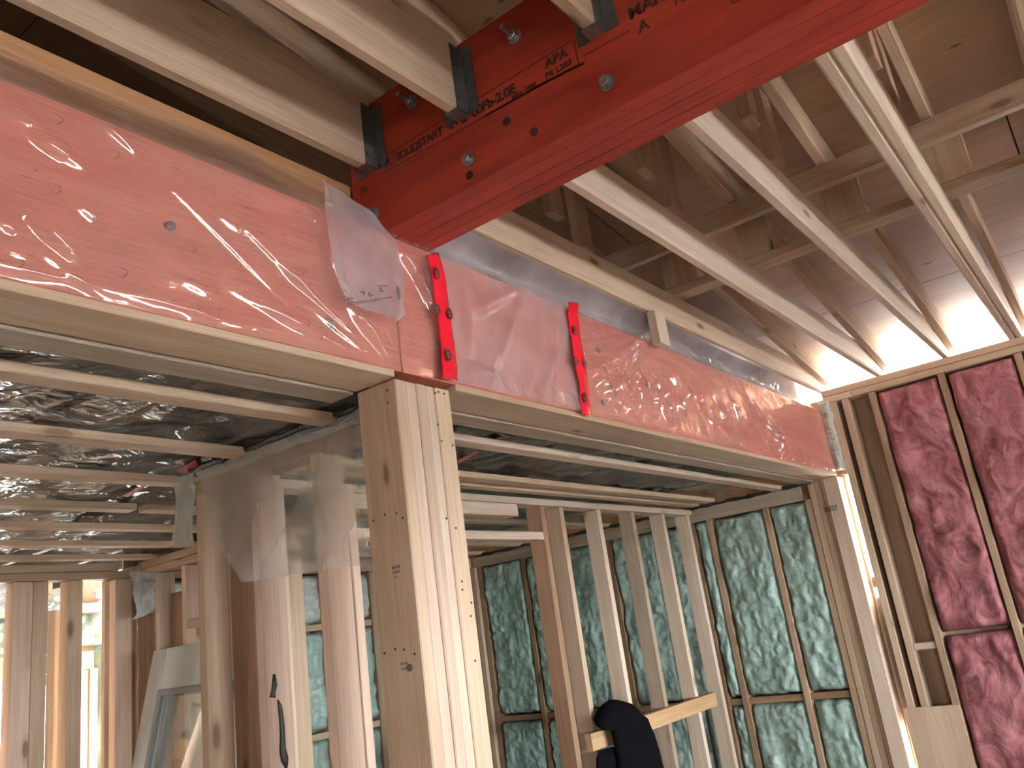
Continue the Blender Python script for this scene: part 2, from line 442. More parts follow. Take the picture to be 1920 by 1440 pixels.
# knee wall under the rafters: flat strongback on the joists, purlin above, short posts
box('strongback', (3.200, -3.5, 2.862), (3.289, 4.2, 2.900), wood('y', 'tan'), roof)
box('purlin', (3.05, -3.5, rz(3.09) - 0.092), (3.088, 4.2, rz(3.09) - 0.003), wood('y', 'tan'), roof)
for y in (1.325, 0.97, 0.60, 0.225, -0.13):
    box('knee_post', (3.205, y - 0.10, 2.902), (3.243, y + 0.04, rz(3.22) - 0.002), wood('z', 'tan'), roof)
# boards hanging down beside the rafters
for y in (1.735, 1.362, 0.982, 0.602, 0.226):
    zb = 2.905
    box('hanger_board', (2.515, y, zb), (2.604, y + 0.036, rz(2.5) + 0.12), wood('z', 'brown'), roof)
    box('hanger_board', (2.34, y + 0.002, zb + 0.08), (2.43, y + 0.038, rz(2.34) + 0.12), wood('z', 'brown'), roof)

# ---- wall on the right (pink insulation), plane x = 5.154 facing the room
XR = 5.154
wr_ = tag(empty('wall_right'), kind='structure')
box('top_plate', (XR, -3.9, 2.682), (XR + 0.14, 1.335, 2.720), wood('y', 'pine'), wr_)
box('top_plate', (XR, -3.9, 2.642), (XR + 0.14, 1.16, 2.680), wood('y', 'pine'), wr_)
box('top_plate', (XR, 1.163, 2.642), (XR + 0.14, 1.335, 2.680), wood('y', 'pale'), wr_)
STUDS_R = [1.262, 1.192, 1.034, 0.650, 0.262, -0.13, -0.53, -0.93, -1.33, -1.73, -2.13, -2.53, -2.93, -3.33, -3.73]
for i, y in enumerate(STUDS_R):
    box('stud', (XR, y, 0.04), (XR + 0.14, y + 0.038, 2.640), wood('z', 'pine' if i < 2 else 'tan'), wr_)
box('bottom_plate', (XR, -3.9, 0.001), (XR + 0.14, 1.335, 0.039), wood('y', 'pine'), wr_)
for z in (1.178, 0.30): box('blocking', (XR + 0.01, 1.074, z), (XR + 0.13, 1.190, z + 0.036), wood('y', 'pine'), wr_)
box('sheathing_panel', (XR + 0.142, -0.10, 0), (XR + 0.154, 1.300, 2.70), wood('z', 'tan', 0.5), wr_, 0)
box('sheathing_panel', (XR + 0.142, -2.54, 0), (XR + 0.154, -0.103, 2.70), wood('z', 'tan', 0.5), wr_, 0)
box('sheathing_panel', (XR + 0.142, -4.55, 0), (XR + 0.154, -2.543, 2.70), wood('z', 'tan', 0.5), wr_, 0)
# fillers that interrupt the daylight slit beside the post
box('filler_strip', (XR + 0.12, 1.300, 1.535), (XR + 0.14, 1.3575, 1.60), wood('z', 'tan'), wr_)
box('filler_strip', (XR + 0.12, 1.300, 0.80), (XR + 0.14, 1.3575, 1.485), wood('z', 'pale'), wr_)
box('filler_strip', (XR + 0.12, 1.300, 2.212), (XR + 0.14, 1.3575, 2.68), wood('z', 'grey'), wr_)
box('filler_strip', (XR + 0.10, 1.344, 0.0), (XR + 0.118, 1.3575, 2.195), wood('z', 'pale'), wr_)

# ---- spray-foamed side wall of the back room, same plane, further back
ws = tag(empty('wall_side'), kind='structure')
def foam_patch(name, axis, pos, a0, a1, z0, z1, mat, parent, seed, amp=0.03, depth=0.06, sgn=-1, res=0.010, base=0.0):
    na = max(12, int((a1 - a0) / res)); nz_ = max(12, int((z1 - z0) / res))
    A, Z = np.meshgrid(np.linspace(a0, a1, na), np.linspace(z0, z1, nz_), indexing='ij')
    ea = np.clip(np.minimum(A - a0, a1 - A) / 0.035, 0, 1); ez = np.clip(np.minimum(Z - z0, z1 - Z) / 0.035, 0, 1)
    edge = np.sqrt(ea * (2 - ea)) * np.sqrt(ez * (2 - ez))
    d = base + amp * (0.45 * fbm(A * 9, Z * 5, seed, 2) + 0.55 * np.abs(vnoise(A * 24, Z * 15, seed + 5)) + 0.30 * np.abs(vnoise(A * 52, Z * 38, seed + 8)))
    D = np.maximum(depth + d, 0.004) * edge
    Zc = Z + 0.006 * vnoise(A * 20, Z * 20, seed + 2); Ac = A + 0.006 * vnoise(A * 20, Z * 20, seed + 3)
    if axis == 'x': P = np.stack([pos + sgn * D, Ac, Zc], -1)
    else: P = np.stack([Ac, pos + sgn * D, Zc], -1)
    c = P.reshape(-1, 3).mean(0); P = P - c
    return new_obj(name, grid_mesh(P), mat, parent, c)
box('top_plate', (XR + 0.01, 1.60, 2.10), (XR + 0.15, 4.25, 2.19), wood('y', 'grey'), ws)
side_studs = [1.548, 1.820, 2.205, 2.33, 2.60, 2.98, 3.36, 3.735, 4.16]
for i, y in enumerate(side_studs):
    box('stud', (XR, y, 0.0), (XR + 0.14, y + 0.038, 2.10), wood('z', 'tan' if y < 2.25 else 'brown'), ws)
bays = [(1.59, 1.818), (1.862, 2.203), (2.243, 2.33), (2.37, 2.60), (2.64, 2.98), (3.02, 3.36), (3.40, 3.733), (3.775, 4.158)]
for i, (a, b) in enumerate(bays):
    foam_patch('spray_foam', 'x', XR + 0.055, a, b, 1.005, 2.098, M_FOAM, ws, 20 + i, 0.035, 0.045)
    foam_patch('spray_foam', 'x', XR + 0.055, a, b, 0.02, 0.955, M_FOAM, ws, 40 + i, 0.035, 0.045)
    box('blocking', (XR + 0.012, a - 0.002, 0.960), (XR + 0.13, b + 0.002, 0.998), wood('y', 'brown'), ws)
box('stud', (XR - 0.03, 4.205, 0.0), (XR + 0.11, 4.243, 2.10), wood('z', 'pine'), ws)
box('sheathing_panel', (XR + 0.142, 1.347, 0), (XR + 0.154, 4.6, 2.70), wood('z', 'tan', 0.5), ws, 0)

# ---- back wall of the back room, foamed, facing the camera
wb = tag(empty('wall_back'), kind='structure')
YB = 4.25
for i, x in enumerate((2.46, 2.86, 3.27, 3.625, 4.05, 4.45, 4.85)):
    box('stud', (x, YB, 0), (x + 0.038, YB + 0.14, 2.10), wood('z', 'tan'), wb)
xs = (2.498, 2.86, 2.898, 3.27, 3.308, 3.625, 3.663, 4.05, 4.088, 4.45, 4.488, 4.85, 4.888, 5.08)
for i in range(0, 14, 2):
    foam_patch('spray_foam', 'y', YB + 0.05, xs[i], xs[i + 1], 1.17, 1.74, M_FOAM, wb, 60 + i, 0.03, 0.045)
    foam_patch('spray_foam', 'y', YB + 0.05, xs[i], xs[i + 1], 0.2, 1.11, M_FOAM, wb, 80 + i, 0.03, 0.045)
    foam_patch('spray_foam', 'y', YB + 0.05, xs[i], xs[i + 1], 1.80, 2.09, M_FOAMW, wb, 90 + i, 0.03, 0.035)
    box('blocking', (xs[i], YB + 0.01, 1.115), (xs[i + 1], YB + 0.13, 1.153), wood('x', 'pine'), wb)
    box('blocking', (xs[i], YB + 0.01, 1.75), (xs[i + 1], YB + 0.13, 1.788), wood('x', 'pine'), wb)
box('top_plate', (2.40, YB, 2.102), (5.15, YB + 0.14, 2.178), wood('x', 'tan'), wb)
box('sheathing_panel', (2.40, YB + 0.142, 0), (5.29, YB + 0.154, 2.70), wood('z', 'tan', 0.5), wb, 0)

# ---- partition of bare studs behind the opening on the right
YP = 2.31
wp = tag(empty('wall_partition'), kind='structure')
box('top_plate', (1.66, YP, 2.145), (5.11, YP + 0.089, 2.178), wood('x', 'pale'), wp)
box('top_plate', (2.10, YP - 0.001, 2.085), (3.19, YP + 0.089, 2.143), wood('x', 'pale'), wp)
for i, x in enumerate((3.377, 3.545, 3.912, 4.290, 4.672, 5.025)):
    box('stud', (x, YP, 0.04), (x + 0.038, YP + 0.089, 2.143), wood('z', ('brown', 'pine', 'pale', 'grey', 'pale', 'pale')[i], 1.2), wp)
    box('stud_edge_strip', (x + 0.0005, YP - 0.0025, 0.04), (x + 0.0375, YP - 0.0005, 2.143), wood('z', 'pale', 0.6), wp, 0) if False else None
box('door_header', (2.165, YP, 1.975), (3.375, YP + 0.089, 2.013), wood('x', 'pale'), wp)
box('stud', (2.125, YP, 0.04), (2.163, YP + 0.089, 2.083), wood('z', 'pink'), wp)
box('bottom_plate', (3.377, YP, 0.001), (5.11, YP + 0.089, 0.039), wood('x', 'pine'), wp)

# ---- short inner wall running back from the post, studs behind film
XW = 1.56
wi = tag(empty('wall_inner'), kind='structure')
box('top_plate', (XW, 1.50, 2.13), (XW + 0.089, 2.41, 2.168), wood('y', 'tan'), wi)
for y in (2.372, 2.088, 1.800, 1.51):
    box('stud', (XW, y, 0.04), (XW + 0.089, y + 0.038, 2.128), wood('z', 'pink' if y < 2.3 else 'pine', 1.1), wi)
box('stud', (XW + 0.0905, 2.235, 0.04), (XW + 0.1285, 2.372, 2.128), wood('z', 'brown', 1.1), wi)
box('stud', (XW + 0.1295, 2.20, 0.04), (XW + 0.1895, 2.238, 2.128), wood('z', 'pale'), wi)
box('bottom_plate', (XW, 1.50, 0.001), (XW + 0.089, 2.41, 0.039), wood('y', 'pine'), wi)

# ---- far partition at the end of the left room, and its side wall
wf = tag(empty('wall_far'), kind='structure')
YF = 4.29
box('top_plate', (-1.5, YF, 2.115), (2.39, YF + 0.09, 2.153), wood('x', 'tan'), wf)
box('top_plate', (-1.5, YF, 2.155), (2.32, YF + 0.09, 2.193), wood('x', 'tan'), wf)
def px_stud(px0, px1, py, y, mat, depth=0.09, zt=2.113, zb=0.0, parent=wf):
    a = at(px0, py, 'y', y).x; b = at(px1, py, 'y', y).x
    return box('stud', (a, y, zb), (b, y + depth, zt), mat, parent)
px_stud(25, 61, 1150, YF, wood('z', 'pink', 1.2))
px_stud(61.5, 90, 1150, YF + 0.005, wood('z', 'pine', 1.2))
px_stud(-60, -25, 1150, YF, wood('z', 'pine', 1.2))
px_stud(104, 128, 1150, YF + 0.5, wood('z', 'tan', 1.2), 0.09, 2.08)
px_stud(128, 155, 1150, YF + 0.01, wood('z', 'pine', 1.2))
px_stud(216, 247, 1150, YF, wood('z', 'pink', 1.2))
px_stud(196, 215, 1150, YF + 0.06, wood('z', 'tan', 1.2), 0.03)
for x in (-1.2, -0.7, -0.2, 0.3, 0.8, 1.25): box('stud', (x, YF, 0), (x + 0.04, YF + 0.09, 2.113), wood('z', 'pine'), wf)
XS = 2.42
wfs = tag(empty('wall_far_side'), kind='structure')
box('top_plate', (XS, 3.0, 2.115), (XS + 0.09, 4.28, 2.153), wood('y', 'tan'), wfs)
box('top_plate', (XS, 3.0, 2.155), (XS + 0.09, 4.28, 2.193), wood('y', 'tan'), wfs)
for y in (4.08, 3.84, 3.45, 3.06):
    box('stud', (XS, y, 0), (XS + 0.09, y + 0.038, 2.113), wood('z', 'pink' if y > 3.5 else 'pine', 1.2), wfs)
box('blocking', (XS + 0.002, 3.49, 1.80), (XS + 0.088, 3.838, 1.838), wood('y', 'pine'), wfs)
box('sheathing_panel', (XS + 0.06, 3.90, 0.0), (XS + 0.089, 4.07, 2.0), wood('z', 'brown'), wfs)

# ---- exterior wall beyond, with two bright windows
YX = 6.2
wx = tag(empty('wall_exterior'), kind='structure')
box('header', (-1.0, YX, 1.74), (3.17, YX + 0.12, 1.86), wood('x', 'ply', 0.8), wx)
foam_patch('spray_foam', 'y', YX + 0.05, -1.0, 3.5, 1.90, 2.12, M_FOAM, wx, 130, 0.05, 0.05, res=0.03)
foam_patch('spray_foam', 'y', YX + 0.05, 3.20, 3.55, 0.2, 1.9, M_FOAM, wx, 131, 0.03, 0.04, res=0.03)
box('post', (3.145, YX, 0), (3.20, YX + 0.12, 1.74), wood('z', 'tan'), wx)
box('top_plate', (-1.0, YX, 2.13), (4.9, YX + 0.14, 2.20), wood('x', 'pine'), wx)
box('panel', (-3.0, YX + 0.13, 1.87), (5.4, YX + 0.15, 4.6), wood('z', 'tan'), wx, 0)
box('panel', (3.15, YX + 0.13, 0), (5.4, YX + 0.15, 1.87), wood('z', 'tan'), wx, 0)
box('panel', (-3.0, YX + 0.13, 0), (2.42, YX + 0.15, 1.87), wood('z', 'tan'), wx, 0)
box('panel', (2.42, YX + 0.13, 0), (3.15, YX + 0.15, 0.4), wood('z', 'tan'), wx, 0)
w3 = tag(empty('window_2'), kind='structure')
for x in (2.40, 2.66, 3.09): box('frame_post', (x, YX + 0.02, 0.4), (x + 0.055, YX + 0.12, 1.735), M_WHITE, w3)
for z in (0.4, 1.66): box('frame_rail', (2.40, YX + 0.03, z), (3.145, YX + 0.11, z + 0.07), M_WHITE, w3)
box('muntin', (2.40, YX + 0.06, 1.20), (3.145, YX + 0.08, 1.225), M_WHITE, w3)

M_GLASS = plastic('window_glass', 0.01, (0.96, 0.98, 0.97), (1, 1, 1), 0.04, 0.02, 0.0, (1, 1, 1), 0.2)
box('glass_pane', (2.42, YX + 0.068, 0.44), (3.13, YX + 0.072, 1.70), M_GLASS, w3, 0)
box('glass_pane', (-0.17, -4.562, 1.19), (4.57, -4.558, 1.71), M_GLASS, w1, 0)

# ---- lower ceiling of the back rooms: dark grey deck and joists, strapping below the film
ceil = tag(empty('ceiling'), kind='structure')
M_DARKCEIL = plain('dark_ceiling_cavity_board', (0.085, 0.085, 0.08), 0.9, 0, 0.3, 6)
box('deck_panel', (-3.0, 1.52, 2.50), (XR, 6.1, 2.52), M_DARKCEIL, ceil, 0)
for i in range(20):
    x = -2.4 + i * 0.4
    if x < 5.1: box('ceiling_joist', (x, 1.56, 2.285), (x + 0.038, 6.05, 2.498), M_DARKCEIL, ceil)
FUR = [1.695, 2.100, 2.500, 2.94, 3.318, 3.72, 4.10]
for i, y in enumerate(FUR):
    if y < 4.2:
        box('furring_strip', (-1.4, y, 2.187), (1.545 if y < 2.4 else (XW + 0.1 if y < 3.0 else 2.40), y + 0.064, 2.212), wood('x', 'pine', 1.1), ceil)
    box('furring_strip', (1.70 if y < 3.0 else 2.42, y, 2.187), (5.145 - (0.12 if i == 1 else 0), y + 0.064, 2.212), wood('x', 'pale' if i == 0 else 'pine', 1.1), ceil)
box('furring_strip', (1.70, 2.205, 2.182), (5.02, 2.262, 2.206), wood('x', 'pine'), ceil)

# ================================================================== THINGS
ZB = 2.604
XB0, XB1 = 1.454, 1.632
# ---- red LVL beam
beam = tag(empty('laminated_beam', (1.543, -0.9, ZB)), 'red-stained laminated beam carrying the ceiling joists, bolted and stamped', 'beam')
pw = (XB1 - XB0) / 4
for i in range(4):
    dz = (0, 0.0004, 0.0, 0.0004)[i]
    box('beam_ply', (XB0 + i * pw + 0.0006, -4.4, ZB + dz), (XB0 + (i + 1) * pw - 0.0006, 1.466, 3.010), M_BEAM, beam, 0.002)
hex_me = cyl_mesh(0.0135, 0.016, 6, 'x', bev=0.0015)
wash_me = cyl_mesh(0.0185, 0.004, 20, 'x')
shank_me = cyl_mesh(0.0065, 0.040, 10, 'x')
for me_ in (hex_me, wash_me, shank_me): me_.materials.append(M_BOLT)
for y, z, up in ((1.388, 2.672, 0), (1.054, 2.675, 0), (0.654, 2.672, 0), (0.25, 2.672, 0), (1.213, 2.928, 1), (0.868, 2.925, 1), (0.45, 2.927, 1)):
    b = new_obj('bolt', hex_me, None, beam, (XB0 - 0.012, y, z)); b.rotation_euler = (random.random(), 0, 0)
    w_ = bpy.data.objects.new('washer', wash_me); w_.location = (0.010, 0, 0); link(w_, b)
    if up:
        s_ = bpy.data.objects.new('threaded_end', shank_me); s_.location = (-0.024, 0, 0); link(s_, b)
def beam_text(s, y, z, size, bold=0.0, mat=M_INKRED, name='stamp_lettering', tilt=0.0, spacing=1.0):
    o = new_obj(name, text_mesh(s, size, bold, spacing), mat, beam, (XB0 - 0.0006, y, z))
    o.rotation_euler = (math.radians(90), 0, math.radians(-90))
    o.rotation_euler.rotate_axis('Z', tilt)
    return o
beam_text('P.', 1.335, 2.787, 0.036, 0.0012)
beam_text('SOLIDSTART', 1.292, 2.787, 0.032, 0.0010, spacing=0.9)
beam_text('LVL', 1.105, 2.787, 0.036, 0.0010)
beam_text('2900Fb-2.0E', 1.062, 2.782, 0.036, 0.0010, spacing=0.95)
beam_text('APA', 0.800, 2.795, 0.034, 0.0010)
beam_text('PR L283', 0.805, 2.768, 0.022, 0.0004)
beam_text('MILL 1080', 0.905, 2.766, 0.017, 0.0003)
beam_text('MAR', 0.575, 2.790, 0.042, 0.0010)
beam_text('A', 0.560, 2.745, 0.040, 0.0006)
beam_text('10', 0.475, 2.760, 0.034, 0.0002)
beam_text('10', 1.435, 2.752, 0.028, 0.0002)
def beam_line(y0, z0, y1, z1, w, name='stamp_line'):
    a = Vector((XB0 - 0.0007, y0, z0)); b = Vector((XB0 - 0.0007, y1, z1))
    d = (b - a).normalized(); nrm = Vector((0, -d.z, d.y)) * (w / 2)
    me = mesh_from([p for p in (a - nrm, b - nrm, b + nrm, a + nrm)], [(0, 1, 2, 3)])
    return new_obj(name, me, M_INKRED, beam)
beam_line(1.342, 2.822, 0.72, 2.826, 0.003)
beam_line(1.342, 2.776, 0.72, 2.758, 0.003)
beam_line(1.300, 2.776, 1.300, 2.822, 0.003)
beam_line(0.845, 2.764, 0.70, 2.752, 0.007)
beam_line(1.00, 2.767, 0.80, 2.760, 0.004)
beam_line(0.715, 2.754, 0.715, 2.826, 0.003)
beam_line(0.70, 2.822, 0.60, 2.824, 0.003); beam_line(0.70, 2.770, 0.58, 2.766, 0.003)
for y, z in ((0.93, 2.72), (0.86, 2.655), (1.06, 2.635)):
    o = new_obj('knot', cyl_mesh(0.0115, 0.001, 16, 'x'), M_INKRED, beam, (XB0 - 0.0003, y, z))

# ---- header beams behind the film
hl = tag(box('header_beam', (-1.6, 1.360, 2.219), (1.468, 1.498, 2.601), M_HEAD), 'orange-red laminated header behind clear film, ending above the built-up post', 'beam')
hr_ = tag(box('header_beam', (1.472, 1.360, 2.219), (5.125, 1.498, 2.601), M_HEAD), 'pink-red laminated header over the wide opening towards the insulated wall', 'beam')
for hdr, pts in ((hl, ((318, 425), (620, 612))), (hr_, ((1130, 755), (1212, 722), (1005, 650)))):
    for p_ in pts:
        q_ = at(*p_, 'y', 1.358)
        b = new_obj('bolt', cyl_mesh(0.011, 0.010, 6, 'y', bev=0.001), M_BOLT, hdr, (q_.x, 1.3545, q_.z))
def ring_mesh(r, w, n=20):
    V, F = [], []
    for k in range(n):
        a = 2 * math.pi * k / n
        for q in (r * (1 + 0.12 * math.sin(3 * a)), r * (1 + 0.12 * math.sin(3 * a)) - w * (0.6 + 0.5 * math.cos(a))): V.append((q * math.cos(a), 0, q * math.sin(a) * 0.8))
    for k in range(n):
        j = (k + 1) % n; F.append((2 * k, 2 * j, 2 * j + 1, 2 * k + 1))
    return mesh_from(V, F)
M_KNOT = plain('knot_ring', (0.34, 0.10, 0.07), 0.6, 0, 0.5, 150)
for px, py, r in ((103, 353, .012), (213, 288, .013), (226, 510, .014), (32, 492, .012), (564, 508, .012), (104, 222, .014), (363, 466, .008), (576, 604, .010), (599, 610, .009)):
    q_ = at(px, py, 'y', 1.3597); new_obj('knot', ring_mesh(r, 0.0032), M_KNOT, hl, q_)
rk_ = random.Random(9)
for k in range(26):
    q_ = at(rk_.uniform(0, 640), 0, 'y', 1.3597); z_ = rk_.uniform(2.25, 2.58)
    new_obj('knot', ring_mesh(rk_.uniform(.0025, .004), 0.0024, 8), M_KNOT, hl, (q_.x + 0.0, 1.3596, z_))
tag(box('rim_board', (-1.6, 1.470, 2.604), (1.4525, 1.508, 2.795), wood('x', 'rim')), 'brown board on edge set back on top of the long header, under film', 'board')
tag(box('rim_board', (1.64, 1.470, 2.604), (5.14, 1.508, 2.855), wood('x', 'grey')), 'dim board on edge behind the grey film over the wide opening', 'board')
o = foam_patch('foam_strip', 'y', 1.4695, 1.70, 5.10, 2.62, 2.72, M_FOAMW, None, 140, 0.010, 0.010, res=0.02)
tag(o, 'pale strip of spray foam under the joist that rests over the header', 'spray foam')
# cripple block
tag(box('wood_block', (2.905, 1.300, 2.575), (2.993, 1.338, 2.715), wood('z', 'pale', 0.4)), 'short pale wood block standing between header and joist', 'block')

# ---- soffit boards under headers
tag(box('soffit_board', (-1.6, 1.352, 2.198), (1.432, 1.492, 2.217), wood('x', 'pine', 0.8)), 'thin pine board under the long header, butting the post top', 'board')
tag(box('soffit_board', (1.662, 1.352, 2.198), (5.125, 1.492, 2.217), wood('x', 'pine', 0.8)), 'thin pine board under the header of the wide opening', 'board')
tag(box('nailing_strip', (-1.6, 1.500, 2.193), (1.43, 1.585, 2.211), wood('x', 'grey', 0.8)), 'brownish strip behind the board under the long header', 'board')
tag(box('nailing_strip', (1.66, 1.500, 2.193), (5.12, 1.585, 2.211), wood('x', 'grey', 0.8)), 'brownish strip behind the board at the wide opening', 'board')

# ---- built-up post
post = tag(empty('built_up_post', (1.54, 1.43, 0)), 'thick built-up post of five pale studs standing under the header joint', 'post')
xs = [1.437, 1.476, 1.515, 1.549, 1.583, 1.643]
tones = ['pine', 'pink', 'pink', 'pale', 'pine']
for i in range(5):
    yb = 1.497 if i == 0 else 1.495
    box('post_ply', (xs[i] + 0.0006, 1.360 + (0.002 if i in (1, 3) else 0.0), 0.0), (xs[i + 1] - 0.0006, yb, 2.1975), wood('z', tones[i], 0.8), post, 0.003)
nail_me = cyl_mesh(0.0030, 0.0012, 8, 'y'); nail_me.materials.append(M_NAIL)
nail_mx = cyl_mesh(0.0030, 0.0012, 8, 'x'); nail_mx.materials.append(M_NAIL)
for px, py in ((816, 737), (822, 735), (833, 738), (821, 796), (828, 827), (849, 835), (837, 972), (855, 990), (866, 1090), (867, 1106), (884, 1130), (883, 1155), (891, 1239), (1, 1)):
    if px > 1:
        q_ = at(px, py, 'y', 1.3595); new_obj('nail', nail_me, None, post, (q_.x, 1.3595, q_.z))
for px, py in ((726, 732), (727, 755), (721, 965), (744, 962), (755, 971), (700, 976), (721, 1225), (741, 1217), (757, 1218), (777, 1226)):
    q_ = at(px, py, 'x', 1.437); new_obj('nail', nail_mx, None, post, (1.4370, q_.y, q_.z))
def stamp_bars(parent, o_, u_, v_, rows, mat=M_INKGREY, name='grade_stamp'):
    """illegible mill stamp: rows of tiny broken marks"""
    V, F = [], []
    o_ = Vector(o_); u_ = Vector(u_); v_ = Vector(v_)
    rr = random.Random(len(rows) * 7 + int(o_.z * 1000))
    for j, (x0, x1, h) in enumerate(rows):
        x = x0
        while x < x1:
            w = rr.uniform(0.002, 0.006)
            b = o_ + u_ * x + v_ * (j * -0.011)
            k0 = len(V)
            V += [b, b + u_ * w, b + u_ * w + v_ * h, b + v_ * h]
            F.append((k0, k0 + 1, k0 + 2, k0 + 3))
            x += w + rr.uniform(0.002, 0.004)
    return new_obj(name, mesh_from(V, F), mat, parent)
q_ = at(735, 1068, 'x', 1.4365); stamp_bars(post, (1.4364, q_.y, q_.z), (0, -1, 0), (0, 0, 1), [(0, 0.03, 0.007), (0.002, 0.028, 0.007), (0.006, 0.02, 0.006)])
q_ = at(752, 1247, 'x', 1.4365); stamp_bars(post, (1.4364, q_.y, q_.z), (0, -1, 0), (0, 0, 1), [(0, 0.022, 0.005), (0.0, 0.022, 0.005)])
q_ = at(768, 1252, 'x', 1.4365); new_obj('grade_stamp', cyl_mesh(0.0085, 0.0008, 18, 'x'), M_INKGREY, post, (1.4366, q_.y, q_.z))

# ---- post at the far end of the header
ep = tag(empty('built_up_post', (5.2, 1.45, 0)), 'multi-stud post at the far end of the header beside the daylight slit', 'post')
ys = [1.358, 1.444, 1.470, 1.507, 1.546]
for i in range(4):
    x0 = 5.150 if i else 5.128
    box('post_ply', (x0, ys[i] + 0.0006, 0.0), (x0 + 0.14, ys[i + 1] - 0.0006, 2.196), wood('z', ('pale', 'pine', 'tan', 'pine')[i]), ep)
q_ = at(1556, 955, 'x', 5.127); stamp_bars(ep, (5.1272, q_.y + 0.035, q_.z + 0.01), (0, -1, 0), (0, 0, 1), [(0, 0.075, 0.009), (0.0, 0.078, 0.009), (0.004, 0.078, 0.009)], M_INK)

# ---- joists
def joist(y0, y1, z0, z1, x0, x1, label, tone='pine', group='ceiling joists'):
    return tag(box('ceiling_joist', (x0, y0, z0), (x1, y1, z1), wood('x', tone), None, 0.007), label, 'joist', group)
ZL = 2.797
LJ = [(1.360, 1.398), (1.037, 1.074), (0.635, 0.672)]
LBL = ['wide joist hung on the red beam right above the long film-covered header', 'wide joist hung on the red beam, second out from the header', 'wide joist hung on the red beam, cut off by the top edge']
for (a, b), s in zip(LJ, LBL): joist(a, b, ZL, ZL + 0.235, -2.95, XB0 - 0.004, s)
ZR = 2.720
RJ = [(1.322, 1.360, 'pine', 'pine joist with knots running right above the film-covered header'), (0.972, 1.010, 'pale', 'pale single joist next out from the joist above the header'),
      (0.602, 0.640, 'pale', 'pale single joist between the doubled joist and the header side'), (0.264, 0.301, 'pale', 'inner board of the doubled joist, nearer the header'), (0.226, 0.263, 'pale', 'outer board of the doubled joist, nearer the insulated corner window side'),
      (-0.13, -0.092, 'pine', 'joist just showing in the upper corner beyond the doubled joist')]
RJ[4] = (0.226, 0.263, 'pale', 'outer board of the doubled joist, bright along its lower side')
for a, b, t, s in RJ: joist(a, b, ZR, ZR + 0.140, XB1 + 0.004, XR + 0.13, s, t)

# ---- joist hangers
def hanger(y0, y1, z, xface, sgn, label, h=0.188):
    t = tag(empty('joist_hanger', (xface, (y0 + y1) / 2, z)), label, 'bracket', 'joist hangers on the red beam')
    d = 0.045 * sgn
    xa, xb = sorted((xface, xface + d))
    box('seat', (xa, y0 - 0.002, z - 0.0026), (xb, y1 + 0.002, z - 0.0006), M_STEEL, t, 0)
    for yy, s in ((y0 - 0.0035, -1), (y1 + 0.0015, 1)):
        box('side_flange', (xa, yy, z - 0.0026), (xb, yy + 0.002, z + h), M_DARKSTEEL, t, 0)
        f0, f1 = sorted((yy + 0.001, yy + 0.001 + s * 0.032))
        fx0, fx1 = sorted((xface + 0.0005 * sgn, xface + 0.0025 * sgn))
        box('face_flange', (fx0, f0, z - 0.0026), (fx1, f1, z + h), M_DARKSTEEL, t, 0)
        for zz in (0.03, 0.075, 0.12, 0.16):
            nm = cyl_mesh(0.005, 0.006, 8, 'y'); nm.materials.append(M_DARKSTEEL)
            new_obj('nail', nm, None, t, (xface + d * 0.75, yy + (0.0 if s < 0 else 0.002), z + zz))
    return t
HL = ['steel hanger at the joist nearest the header', 'steel hanger beside the stamped lettering', 'steel hanger near the top edge with a curled flange']
for (a, b), s in zip(LJ, HL): hanger(a, b, ZL, XB0 - 0.0015, -1, s)

# ---- fibreglass batts
def batt(y0, y1, z0, z1, label, seed):
    na, nz_ = int((y1 - y0) / 0.012), int((z1 - z0) / 0.014)
    A, Z = np.meshgrid(np.linspace(0, 1, na), np.linspace(0, 1, nz_), indexing='ij')
    Y = y0 + A * (y1 - y0); ZZ = z0 + Z * (z1 - z0)
    e = np.clip(np.minimum(A, 1 - A) / 0.12, 0, 1); ez = np.clip(np.minimum(Z, 1 - Z) / 0.04, 0, 1)
    edge = np.sqrt(e * (2 - e)) * np.sqrt(ez * (2 - ez))
    D = 0.028 + 0.022 * fbm(Y * 6, ZZ * 5, seed, 3) + 0.014 * ridged(Y * 7 + 0.6 * vnoise(Y * 4, ZZ * 4, seed), ZZ * 6, seed + 9, 2)
    X = XR + 0.065 - (0.045 + D) * edge
    Yw = Y + 0.012 * vnoise(Y * 9, ZZ * 9, seed + 4) * (1 - edge)
    P = np.stack([X, Yw, ZZ], -1); c = P.reshape(-1, 3).mean(0)
    o = new_obj('insulation_batt', grid_mesh(P - c), M_PINK, None, c)
    return tag(o, label, 'insulation', 'pink fibreglass batts in the stud wall')
bays_r = [(1.074, 'x'), (0.690, 1.032), (0.302, 0.648), (-0.09, 0.260), (-0.49, -0.132), (-0.89, -0.532)]
BL = [('tall upper pink batt nearest the corner post', 'lower pink batt below the first, darkening downwards'),
      ('tall upper pink batt in the second bay from the corner', 'lower pink batt in the second bay from the corner'),
      ('upper pink batt in the third bay, cut by the picture edge', 'lower pink batt in the third bay from the corner'),
      ('upper pink batt in the fourth bay from the corner', 'lower pink batt in the fourth bay from the corner'),
      ('upper pink batt in the fifth bay from the corner', 'lower pink batt in the fifth bay from the corner')]
for i, (a, b) in enumerate(bays_r[1:4]):
    batt(a, b, 1.255, 2.640, BL[i][0], 200 + i * 5)
    batt(a, b, 0.045, 1.235, BL[i][1], 260 + i * 5)

# ---- loose panel at the bottom of the right wall
lp = tag(box('plywood_offcut', (XR - 0.016, 1.035, 0.002), (XR - 0.003, 1.318, 0.888), wood('z', 'pine', 0.4), None, 0.001), 'plywood offcut standing against the corner studs of the insulated wall', 'plywood')

